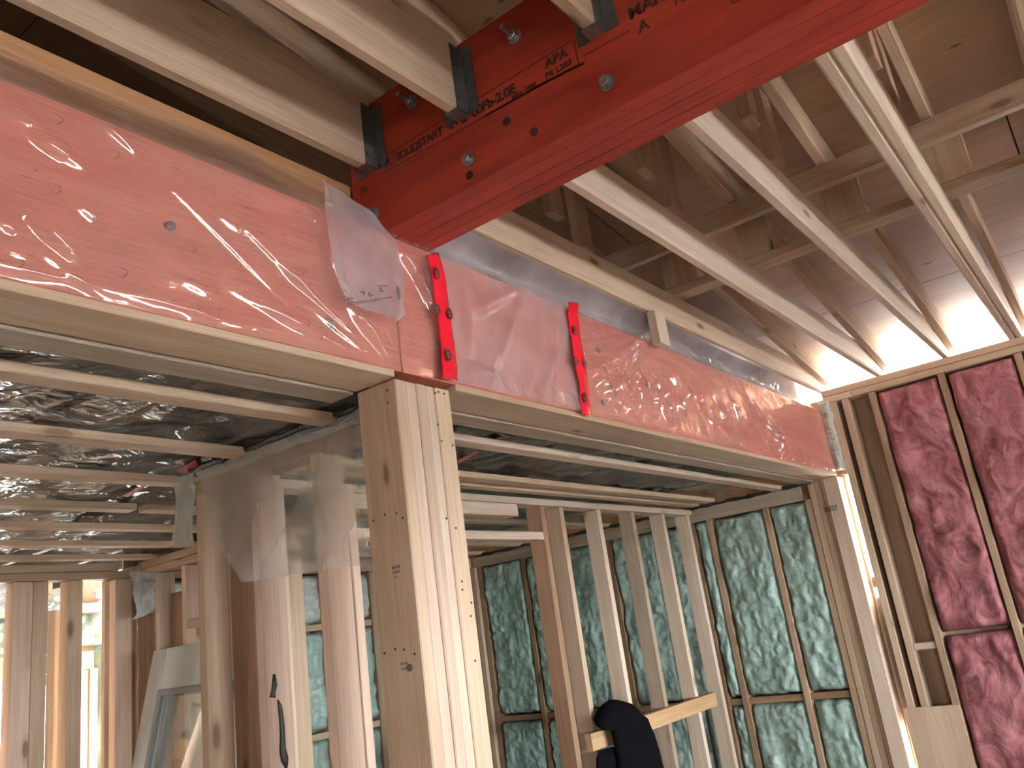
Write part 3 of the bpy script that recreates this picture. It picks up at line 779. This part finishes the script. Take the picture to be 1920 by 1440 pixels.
# ---- films ---------------------------------------------------------------
def seg_ridge(X, Z, a, b, w, h):
    ax, az = a; bx, bz = b
    dx, dz = bx - ax, bz - az; L2 = dx * dx + dz * dz
    t = np.clip(((X - ax) * dx + (Z - az) * dz) / L2, 0, 1)
    d = np.sqrt((X - ax - t * dx) ** 2 + (Z - az - t * dz) ** 2)
    taper = np.sin(np.pi * np.clip(t, 0.03, 0.97)) ** 0.4
    return h * np.exp(-(d / w) ** 2) * taper
def pxl(pts, y=1.352):
    return [(v.x, v.z) for v in (at(px, py, 'y', y) for px, py in pts)]
# left header film
NX, NZ = 720, 230
U, V = np.meshgrid(np.linspace(0, 1, NX), np.linspace(0, 1, NZ), indexing='ij')
Xg = np.interp(U, [0, 0.1, 1.0], [-1.2, 0.35, 1.612])
ztop = 2.735 + 0.02 * vnoise(Xg * 3, 0 * Xg, 3) - np.clip((Xg - 1.10) / 0.35, 0, 1) * 0.13
ztop = np.where(Xg > 1.40, np.minimum(ztop, 2.600), ztop)
Zg = 2.2195 + (ztop - 2.2195) * V
D = np.zeros_like(Xg)
RID = [((150, 195), (660, 690), .0042, .016), ((245, 235), (690, 655), .0042, .016), ((420, 540), (700, 688), .006, .01), ((520, 500), (715, 680), .0045, .01), ((560, 560), (700, 676), .006, .01), ((310, 590), (560, 655), .005, .01), ((40, 250), (180, 330), .006, .01), ((0, 420), (190, 560), .005, .01), ((590, 440), (722, 682), .005, .01), ((0, 190), (60, 240), .012, .012), ((60, 240), (125, 300), .012, .012),
       ((0, 365), (130, 480), .008, .010), ((0, 508), (118, 521), .006, .010), ((118, 521), (205, 530), .006, .010), ((205, 530), (480, 626), .006, .011), ((480, 626), (640, 668), .007, .010),
       ((270, 512), (330, 530), .012, .008), ((410, 515), (470, 545), .012, .008), ((478, 560), (600, 640), .014, .016), ((600, 640), (660, 675), .010, .014),
       ((0, 35), (100, 80), .010, .012), ((100, 80), (262, 215), .007, .012), ((0, 92), (140, 165), .006, .008), ((500, 275), (580, 350), .008, .008),
       ((668, 600), (735, 690), .007, .014), ((690, 590), (738, 690), .006, .013), ((700, 575), (739, 688), .006, .012), ((770, 640), (741, 688), .006, .012), ((790, 670), (742, 692), .006, .012), ((752, 560), (741, 688), .010, .010),
       ((735, 465), (775, 510), .010, .010), ((775, 510), (800, 570), .010, .010), ((790, 480), (815, 560), .006, .010), ((745, 470), (810, 590), .006, .008),
       ((640, 560), (700, 640), .008, .01), ((60, 400), (140, 490), .012, .010), ((0, 460), (70, 490), .008, .008), ((20, 590), (20, 591), .01, 0.0)]
rl = random.Random(3)
for i in range(9):
    x = rl.uniform(-20, 640); y = 140 + 0.40 * x + rl.uniform(0, 330); Ln = rl.uniform(25, 110); an = rl.uniform(0.45, 0.95)
    RID.append(((x, y), (x + Ln * math.cos(an), y + Ln * math.sin(an)), rl.uniform(.004, .010), rl.uniform(.003, .008)))
for a, b, w, h in RID:
    A_, B_ = pxl([a, b]); w_ = min(max(w * 2.0, .008), .022); sl = abs((b[1] - a[1]) / (b[0] - a[0] + 1e-3)); D += seg_ridge(Xg, Zg, A_, B_, w_, w_ * min(0.23 + 0.35 * sl, 0.78) * (h > 0))
D += 0.006 * (fbm(Xg * 3, Zg * 4, 5, 2) + 1)
stick = np.clip((Zg - 2.2195) / 0.02, 0.0, 1)
Yg = 1.3565 - 0.004 - np.maximum(D, 0) * stick
back = np.clip((Zg - 2.60) / 0.13, 0, 1)
Yg = Yg + back * 0.095
P = np.stack([Xg, Yg, Zg], -1); c = np.array([0.2, 1.35, 2.22])
tag(new_obj('plastic_sheet', grid_mesh(P - c), P_CLEAR, None, c), 'clear creased film stretched over the long orange header, folds gathering at the post', 'plastic sheet')
# loose milky flap over it
def quad_sheet(name, corners, nu, nv, disp, mat, label, kind='plastic sheet'):
    """corners: bottom-left, bottom-right, top-right, top-left (Vectors); disp(U,V)->offset vector array"""
    U, V = np.meshgrid(np.linspace(0, 1, nu), np.linspace(0, 1, nv), indexing='ij')
    c0, c1, c2, c3 = [np.array(v) for v in corners]
    P = ((1 - U) * (1 - V))[..., None] * c0 + (U * (1 - V))[..., None] * c1 + (U * V)[..., None] * c2 + ((1 - U) * V)[..., None] * c3
    P = P + disp(U, V)
    c = P.reshape(-1, 3).mean(0)
    return tag(new_obj(name, grid_mesh(P - c), mat, None, c), label, kind)
left_pts = [(738, 604), (700, 586), (640, 560)]
rows = [((642, 566), (742, 604)), ((632, 530), (760, 590)), ((622, 480), (760, 540)), ((614, 430), (756, 495)), ((609, 385), (737, 447)), ((606, 358), (697, 402)), ((603, 338), (640, 362))]
nr = 70; nc = 70
P = np.zeros((nc, nr, 3))
L = [at(*r[0], 'y', 1.318) for r in rows]; Rr = [at(*r[1], 'y', 1.318) for r in rows]
for j in range(nr):
    t = j / (nr - 1) * (len(rows) - 1); k = min(int(t), len(rows) - 2); f = t - k
    a = np.array(L[k]) * (1 - f) + np.array(L[k + 1]) * f; b = np.array(Rr[k]) * (1 - f) + np.array(Rr[k + 1]) * f
    for i in range(nc):
        s = i / (nc - 1)
        P[i, j] = a * (1 - s) + b * s
U, V = np.meshgrid(np.linspace(0, 1, nc), np.linspace(0, 1, nr), indexing='ij')
P[..., 1] += 0.007 * fbm(P[..., 0] * 9, P[..., 2] * 7, 31, 3) - 0.006 * np.exp(-((U - 0.06) / 0.05) ** 2) * ridged(V * 9, U * 3, 4, 2) - 0.008 * np.exp(-((V - 0.03) / 0.1) ** 2) * ridged(U * 6, V * 4, 5, 2)
P[..., 1] -= 0.012 * np.exp(-((U - 0.9) / 0.06) ** 2) * np.clip(1 - V, 0, 1)
c = P.reshape(-1, 3).mean(0)
flap = tag(new_obj('plastic_sheet', grid_mesh(P - c), P_HAZY, None, c), 'milky loose flap of film with dark print, hanging beside the beam end', 'plastic sheet')
def flap_text(s, px, py, size, mirror=True, tilt=0.0, name='printed_mark', y=1.298, parent=flap):
    q_ = at(px, py, 'y', y)
    me = text_mesh(s, size, 0.0003)
    if mirror:
        me.transform(Matrix.Scale(-1, 4, (1, 0, 0)))
    o = new_obj(name, me, M_INKGREY, parent, q_)
    o.rotation_euler = (math.radians(90), 0, 0); o.rotation_euler.rotate_axis('Z', tilt)
    return o
flap_text('SAC', 644, 563, 0.017, False, 0.06)
flap_text('\u2192 \u2190', 674, 552, 0.022, False, 0.05)
flap_text('0-', 712, 547, 0.018, False, 0.05)
q_ = at(700, 588, 'y', 1.298)
stamp_bars(flap, q_ - parent_world(flap), (1, 0, 0.02), (0, 0, 1), [(0, 0.060, 0.012)], M_INKGREY, 'printed_mark')
def flat_bar(a, b, w, mat, parent, name, y):
    A_ = at(*a, 'y', y); B_ = at(*b, 'y', y); d = (B_ - A_).normalized(); n_ = Vector((-d.z, 0, d.x)) * (w / 2)
    return new_obj(name, mesh_from([A_ - n_, B_ - n_, B_ + n_, A_ + n_], [(0, 1, 2, 3)]), mat, parent, (0, 0, 0))
flat_bar((652, 569), (735, 557), 0.002, M_INKGREY, flap, 'printed_line', 1.298)
flat_bar((652, 572), (720, 562), 0.0014, M_INKGREY, flap, 'printed_line', 1.298)
flat_bar((707, 536), (728, 536), 0.002, M_INKGREY, flap, 'printed_line', 1.298)
q_ = at(747, 549, 'y', 1.297); new_obj('printed_mark', cyl_mesh(0.013, 0.0006, 18, 'y'), M_INKGREY, flap, q_).scale = (0.55, 1, 1.5)

q_ = at(818, 690, 'y', 1.336)
film_left = bpy.data.objects['plastic_sheet']
for (px, py, ln) in ((826, 690, .04), (822, 640, .075), (818, 600, .02), (806, 545, .03)):
    q_ = at(px, py, 'y', 1.337); stamp_bars(film_left, q_ - parent_world(film_left), (0, 0, 1), (-1, 0, 0), [(0, ln, 0.012)], M_INKGREY, 'printed_mark')

# mid film between tapes
def front_film(x0, x1, mat, label, seed, ridges, zb=2.2195, ztop=lambda X: 2.590 + 0 * X, nx=300, nz=150, amp=1.0, y0=1.3525):
    U, V = np.meshgrid(np.linspace(0, 1, nx), np.linspace(0, 1, nz), indexing='ij')
    X = x0 + (x1 - x0) * U; zt = ztop(X); Z = zb + (zt - zb) * V
    D = np.zeros_like(X)
    for a, b, w, h in ridges:
        A_, B_ = pxl([a, b]); w_ = min(max(w * 1.8, .011), .022); D += seg_ridge(X, Z, A_, B_, w_, w_ * 1.1)
    D += amp * (0.005 * (fbm(X * 5, Z * 6, seed, 3) + 1) + 0.0016 * ridged(X * 10 + Z * 4, Z * 7, seed + 2, 2))
    fr = np.exp(-((Z - zb) / 0.06) ** 2)
    D += amp * 0.010 * fr * ridged(X * 14 + Z * 6, Z * 5, seed + 4, 2) * np.clip((Z - zb) / 0.01, 0, 1)
    Y = y0 - np.maximum(D, 0)
    P = np.stack([X, Y, Z], -1); c = P.reshape(-1, 3).mean(0)
    return tag(new_obj('plastic_sheet', grid_mesh(P - c), mat, None, c), label, 'plastic sheet')
rr = random.Random(5)
rid_mid = [((975, 540), (930, 680), .01, .012), ((965, 545), (880, 590), .01, .008), ((1040, 600), (1035, 760), .008, .006), ((925, 665), (905, 720), .006, .010), ((1000, 690), (985, 740), .006, .010), ((1030, 690), (1010, 750), .006, .010), ((880, 700), (920, 705), .012, .010), ((1050, 735), (1085, 765), .008, .01), ((860, 560), (880, 680), .012, .006)]
front_film(1.64, 2.334, P_MID, 'milky doubled film between the two red tapes on the header', 41, rid_mid, ztop=lambda X: 2.592 + 0.004 * np.sin(X * 9))
rid_r = []
for i in range(12):
    a = (1190, 632); ang = rr.uniform(1.6, 3.0); Ln = rr.uniform(60, 150)
    rid_r.append((a, (a[0] + Ln * math.cos(ang), a[1] + Ln * math.sin(ang)), .006, rr.uniform(.004, .010)))
for i in range(60):
    x = rr.uniform(1110, 1460); base = 640 + (x - 1190) * 0.40
    y = base + rr.uniform(10, 120); Ln = rr.uniform(20, 75)
    if y > 730 + (x - 1100) * 0.24: y -= 60
    rid_r.append(((x, y), (x + Ln * 0.35 * rr.uniform(0.3, 1.6), y + Ln), rr.uniform(.004, .012), rr.uniform(.004, .012)))
front_film(2.335, 5.12, P_CLEAR, 'clear crinkled film over the pink header, glinting towards the far corner', 51, rid_r, ztop=lambda X: 2.592 + 0.006 * np.sin(X * 5), nx=620, nz=120, amp=0.8)
# grey film from header top back to the joist
U, V = np.meshgrid(np.linspace(0, 1, 300), np.linspace(0, 1, 40), indexing='ij')
Xg = 1.66 + (5.13 - 1.66) * U
Zg = 2.594 + 0.122 * V
Yg = 1.352 + 0.050 * np.sin(np.pi * np.clip(V, 0, 1)) ** 0.8 - 0.010 * V + 0.010 * fbm(Xg * 6, Zg * 12, 61, 3) * np.sin(np.pi * V) + 0.006 * ridged(Xg * 8, Zg * 10, 62, 2) * np.sin(np.pi * V)
P = np.stack([Xg, Yg, Zg], -1); c = P.reshape(-1, 3).mean(0)
tag(new_obj('plastic_sheet', grid_mesh(P - c), P_MID, None, c), 'grey wrinkled film tucked between header top and the joist above', 'plastic sheet')

# ceiling films over the strapping
def ceiling_film(x0, x1, y0, y1, label, seed, amp=1.0):
    nx, ny = int((x1 - x0) / 0.011), int((y1 - y0) / 0.013)
    U, V = np.meshgrid(np.linspace(0, 1, nx), np.linspace(0, 1, ny), indexing='ij')
    Y = y0 + (y1 - y0) * V
    X = x0 + (x1 + (0.104 * np.clip((Y - 2.44) / 0.02, 0, 1) if x1 < 2 else 0) - x0) * U
    bay = np.ones_like(Y)
    for f in FUR:
        bay = np.minimum(bay, np.clip(np.abs(Y - (f + 0.032)) / 0.10, 0.0, 1))
    Z = 2.250 - 0.020 * bay + amp * (0.026 * fbm(X * 4.5 + 0.5 * Y, Y * 3.0, seed, 3) * (0.35 + 0.65 * bay) - 0.020 * ridged(X * 5 + 1.6 * Y, Y * 2.2 - X, seed + 6, 2) * bay)
    Z = np.maximum(Z, 2.2145)
    P = np.stack([X, Y, Z], -1); c = P.reshape(-1, 3).mean(0)
    return tag(new_obj('plastic_sheet', grid_mesh(P - c), P_CEIL, None, c), label, 'plastic sheet')
ceiling_film(-1.2, 1.552, 1.50, 4.30, 'shiny rumpled film above the strapping of the ceiling beside the leaning door', 71)
ceiling_film(1.66, 5.14, 1.50, 4.2, 'shiny rumpled film above the strapping over the bare stud partition', 91)

# film on the short inner wall
nu, nv = 110, 90
U, V = np.meshgrid(np.linspace(0, 1, nu), np.linspace(0, 1, nv), indexing='ij')
Zt = 2.192 + 0 * U; 
Zb = 1.772 + 0.04 * U
ye = np.interp(V, [0, 0.1, 0.25, 0.5, 0.75, 1.0], [2.165, 2.195, 2.25, 2.30, 2.335, 2.372])
Yg = 1.495 + (ye - 1.495) * U
Zg = Zb + (Zt - Zb) * V
Xg = 1.546 - 0.004 * fbm(Yg * 6, Zg * 5, 33, 3) - 0.012 * np.clip((V - 0.93) / 0.07, 0, 1)
P = np.stack([Xg, Yg, Zg], -1); c = P.reshape(-1, 3).mean(0)
tag(new_obj('plastic_sheet', grid_mesh(P - c), P_WALL, None, c), 'translucent film over the upper studs of the short inner wall', 'plastic sheet')
cs = [(1.60, 2.612, 1.972), (1.545, 2.405, 1.985), (1.545, 2.388, 2.196), (1.55, 2.505, 2.205)]
quad_sheet('plastic_sheet', [Vector(v) for v in cs], 40, 40, lambda U, V: np.stack([-0.02 * np.sin(U * 3.0) * (1 - V) + 0.006 * vnoise(U * 5, V * 4, 3), 0 * U, 0.012 * np.sin(U * 6) * (1 - V)], -1), P_BLUE, 'bluish flap of film hanging off the end of the inner wall')
# scraps of film at the far partition
def scrap(pts, y, label, seed):
    vs = [at(px, py, 'y', y) for px, py in pts]
    return quad_sheet('plastic_scrap', vs, 24, 24, lambda U, V: np.stack([0 * U, 0.05 * vnoise(U * 3, V * 3, seed) + 0.02 * vnoise(U * 9, V * 8, seed), 0 * U], -1), P_BLUE, label)
scrap([(250, 1162), (292, 1145), (293, 1075), (250, 1068)], 4.10, 'bluish film scrap beside the top of the leaning door', 3)
scrap([(190, 1145), (214, 1178), (213, 1090), (175, 1110)], 4.62, 'torn pointed film scrap between the far studs', 4)
scrap([(92, 1143), (120, 1143), (118, 1112), (92, 1112)], 4.66, 'small pale film scrap between two far studs', 5)
scrap([(92, 1092), (212, 1094), (212, 1078), (92, 1080)], 4.75, 'strip of pale film along the far top plate', 6)
scrap([(0, 1150), (28, 1140), (26, 1084), (0, 1084)], 4.62, 'pale film scrap at the leftmost far stud', 7)

# ---- red tapes
def tape(rows, y, label, mat=M_TAPE, dots=()):
    n = 60; Lr = len(rows)
    P = np.zeros((8, n, 3))
    A_ = [at(*r[0], 'y', y) for r in rows]; B_ = [at(*r[1], 'y', y) for r in rows]
    for j in range(n):
        t = j / (n - 1) * (Lr - 1); k = min(int(t), Lr - 2); f = t - k
        a = np.array(A_[k]) * (1 - f) + np.array(A_[k + 1]) * f; b = np.array(B_[k]) * (1 - f) + np.array(B_[k + 1]) * f
        for i in range(8): P[i, j] = a + (b - a) * i / 7
    P[..., 1] += 0.0016 * fbm(P[..., 0] * 40, P[..., 2] * 25, 77, 2) - 0.004 * np.sin(np.linspace(0, np.pi, 8))[:, None]
    c = P.reshape(-1, 3).mean(0)
    o = tag(new_obj('sheathing_tape', grid_mesh(P - c), mat, None, c), label, 'tape', 'red tape strips on the film')
    m = o.modifiers.new('thick', 'SOLIDIFY'); m.thickness = 0.0004
    for px, py in dots:
        q_ = at(px, py, 'y', y - 0.0085)
        d = new_obj('round_logo', cyl_mesh(0.015, 0.0005, 22, 'y'), M_INK, o, q_); d.scale = (0.8, 1, 1.15)
        lm = mesh_from([(-.009, 0, .001), (.004, 0, .006), (.009, 0, .004), (-.005, 0, -.001), (-.006, 0, -.006), (.006, 0, -.002), (.008, 0, -.005), (-.003, 0, -.009)], [(0, 3, 2, 1), (4, 7, 6, 5)])
        lm.materials.append(M_TAPE)
        r_ = bpy.data.objects.new('logo_mark', lm); r_.location = (0, -0.0006, 0); link(r_, d)
    return o
tape([((801, 478), (822, 474)), ((806, 500), (833, 512)), ((812, 540), (838, 550)), ((820, 590), (844, 592)), ((826, 640), (850, 640)), ((830, 690), (858, 690)), ((830, 708), (858, 714))], 1.334, 'wide red tape strip down the header film, just past the beam', dots=((819, 512), (843, 588), (841, 665), (820, 580)))
tape([((1066, 566), (1085, 569)), ((1064, 590), (1084, 590)), ((1070, 630), (1088, 632)), ((1076, 670), (1096, 676)), ((1086, 720), (1104, 726)), ((1090, 776), (1109, 782))], 1.336, 'narrow red tape strip down the film, the one farther from the beam', dots=((1078, 619), (1097, 745), (1081, 677), (1096, 681)))
def ceil_tape(pts, label):
    vs = [at(px, py, 'z', 2.2085) for px, py in pts]
    o = new_obj('tape_scrap', mesh_from(vs, [(0, 1, 2, 3)]), plain('dark_red_tape', (0.42, 0.015, 0.02), 0.3), None)
    m = o.modifiers.new('thick', 'SOLIDIFY'); m.thickness = 0.0004
    return tag(o, label, 'tape', 'red tape scraps on ceiling film')
ceil_tape([(327, 884), (366, 862), (374, 876), (360, 888)], 'dark red tape scrap where the inner wall meets the strapping')
ceil_tape([(150, 990), (184, 972), (190, 968), (166, 984)], 'dark red tape scrap on the ceiling film near the far corner')
ceil_tape([(228, 930), (272, 908), (276, 911), (240, 932)], 'thin dark red tape scrap between ceiling strips')
ceil_tape([(1030, 803), (1050, 796), (1055, 799), (1037, 806)], 'small red tape scrap under the header of the wide opening')
ceil_tape([(859, 862), (895, 845), (897, 849), (859, 870)], 'red tape scrap on the ceiling film beside the post')

# ---- sealant beads
def bead(pts, r, label):
    rn = random.Random(len(label)); out = []
    for a, b in zip(pts[:-1], pts[1:]):
        for t in np.linspace(0, 1, 14, endpoint=False): out.append(Vector(a).lerp(Vector(b), t) + Vector((0, 0, rn.uniform(-.004, .004))))
    out.append(Vector(pts[-1]))
    rad = [r * rn.uniform(0.6, 1.3) for _ in out]
    return tag(new_obj('sealant_bead', tube_mesh([Vector(p) - Vector(pts[0]) for p in out], rad, 7), M_SEAL, None, pts[0]), label, 'sealant')
bead([(1.536, 1.50, 2.206), (1.538, 2.0, 2.204), (1.53, 2.39, 2.200)], 0.010, 'black sealant bead along the top of the film-covered inner wall')
bead([(5.13, 1.52, 2.193), (5.128, 2.2, 2.190), (5.12, 3.0, 2.188), (5.12, 4.2, 2.186)], 0.014, 'black sealant bead along the top of the foamed side wall')

# foam at the header end gap
o = foam_patch('foam_patch', 'x', 5.150, 1.302, 1.372, 2.225, 2.66, M_FOAMW, None, 150, 0.05, 0.012, res=0.006)
tag(o, 'crusty spray foam filling the gap at the header end', 'spray foam')

# ---- plank and jacket on the partition
tag(box('plank', (3.465, YP - 0.039, 1.000), (4.858, YP - 0.001, 1.077), wood('x', 'ply', 0.5), None, 0.002), 'light plank nailed level across the partition studs', 'plank')
jk = tag(empty('jacket', (3.72, 2.27, 0.45)), 'black jacket draped over the plank on the partition', 'jacket')
def blob(rings, n=36, folds=0.0, seed=0):
    verts, faces = [], []
    for j, (cx, cyy, z, rx, ry) in enumerate(rings):
        for k in range(n):
            a = 2 * math.pi * k / n
            f = 1 + folds * (0.6 * math.sin(5 * a + j * 0.25 + seed) + 0.4 * math.sin(9 * a - j * 0.2 + seed * 2))
            verts.append((cx + rx * f * math.cos(a), cyy + ry * f * math.sin(a), z))
    for j in range(len(rings) - 1):
        for k in range(n):
            faces.append((j * n + k, j * n + (k + 1) % n, (j + 1) * n + (k + 1) % n, (j + 1) * n + k))
    faces.append(tuple(range(n))[::-1]); faces.append(tuple(range((len(rings) - 1) * n, len(rings) * n)))
    me = mesh_from(verts, faces, True)
    return me
def jpart(name, prof, yc, n, folds, seed):
    me = blob([(cx - 3.72, yc - 2.27, z - 0.45, rx, ry) for cx, z, rx, ry in prof], n, folds, seed)
    o = bpy.data.objects.new(name, me); me.materials.append(M_JACKET)
    return link(o, jk)
ext = [(0.40, 3.53, 4.01), (0.55, 3.53, 4.01), (0.70, 3.54, 3.99), (0.83, 3.55, 3.965), (0.92, 3.56, 3.95), (1.00, 3.57, 3.925), (1.04, 3.565, 3.90), (1.075, 3.555, 3.885), (1.082, 3.505, 3.88), (1.10, 3.495, 3.86), (1.13, 3.505, 3.83), (1.16, 3.54, 3.785), (1.18, 3.57, 3.73), (1.192, 3.60, 3.69), (1.198, 3.63, 3.655)]
rings = []
for z, a, b in ext:
    t = min(1, max(0, (z - 1.077) / 0.03))
    ry = (0.050 + 0.034 * t) * (1 if z < 1.13 else max(0.15, 1 - ((z - 1.13) / 0.07) ** 2))
    rings.append(((a + b) / 2 - 3.72, 2.212 + 0.033 * t - 2.27, z - 0.45, (b - a) / 2, ry))
me = blob(rings, 48, 0.02, 1); me.materials.append(M_JACKET)
link(bpy.data.objects.new('jacket_body', me), jk)
jpart('sleeve', [(3.55, 0.40, .10, .03), (3.55, 0.55, .105, .032), (3.55, 0.70, .105, .032), (3.545, 0.83, .10, .032), (3.54, 0.92, .095, .03), (3.545, 0.97, .085, .028), (3.55, 0.994, .06, .015)], 2.255, 30, 0.04, 3)

# cable behind partition
pts = [(5.08, 2.46, 0.3), (5.085, 2.46, 0.6), (5.09, 2.46, 0.8), (5.10, 2.465, 0.93), (5.115, 2.47, 1.0), (5.13, 2.48, 1.03)]
tag(new_obj('cable', tube_mesh(pts, 0.010), M_CABLE, None), 'dark curved cable rising behind the last partition stud', 'cable')

# ---- leaning grey door
dr = tag(empty('door_slab', (1.905, 3.50, 0.0)), 'grey panel door with a glazed cutout leaning at the far side wall', 'door')
lean = math.radians(12.5)
dr.rotation_euler = (0, lean, 0)
def dbox(name, lo, hi, mat, parent=dr, bev=0.003):
    lo = Vector(lo); hi = Vector(hi); s = hi - lo
    me = box_mesh(s.x, s.y, s.z, bev); me.materials.append(mat)
    o = bpy.data.objects.new(name, me); o.location = (lo + hi) / 2 - (Vector(parent.location) if parent is not dr else Vector((0, 0, 0)))
    return link(o, parent)
DW, DH = 0.41, 1.76
dbox('stile', (0, -DW, 0.002), (0.042, -DW + 0.115, DH), M_DOOR); dbox('stile', (0, DW - 0.115, 0.002), (0.042, DW, DH), M_DOOR)
dbox('rail', (0.0, -DW + 0.115, DH - 0.19), (0.042, DW - 0.115, DH), M_DOOR); dbox('rail', (0.0, -DW + 0.115, 0.002), (0.042, DW - 0.115, 0.30), M_DOOR)
for lo, hi in (((-0.006, -DW + 0.112, 0.30), (0.0, -DW + 0.14, DH - 0.19)), ((-0.006, DW - 0.14, 0.30), (0.0, DW - 0.112, DH - 0.19)), ((-0.006, -DW + 0.112, DH - 0.215), (0.0, DW - 0.112, DH - 0.187))):
    dbox('glazing_bead', lo, hi, M_DOOR2)
dbox('muntin', (0.010, DW - 0.20, 0.30), (0.032, DW - 0.17, DH - 0.19), M_DOOR2)
gm = plastic('door_glass', 0.02, (0.95, 0.97, 0.96), (1, 1, 1), 0.05, 0.02, 0.0)
dbox('glass_pane', (0.018, -DW + 0.116, 0.302), (0.022, DW - 0.116, DH - 0.192), gm, bev=0)

# ---- dried adhesive on the inner stud
for lab, pts, rad in (('short dark smear of dried adhesive high on the inner-wall stud', [(514, 1264), (515, 1285), (512, 1300), (511, 1308)], [.004, .009, .007, .011]),
                      ('long dark streak of dried adhesive low on the inner-wall stud', [(521, 1312), (525, 1325), (528, 1350), (530, 1380), (530, 1405), (534, 1425), (537, 1440)], [.002, .007, .008, .009, .011, .013, .004])):
    v = [at(px, py, 'y', 2.0865) for px, py in pts]
    me = tube_mesh([Vector((p.x, 0, p.z)) for p in v], rad, 8)
    me.transform(Matrix.Scale(0.35, 4, (0, 1, 0)))
    tag(new_obj('adhesive_smear', me, M_TAR, None, (0, 2.086, 0)), lab, 'adhesive')
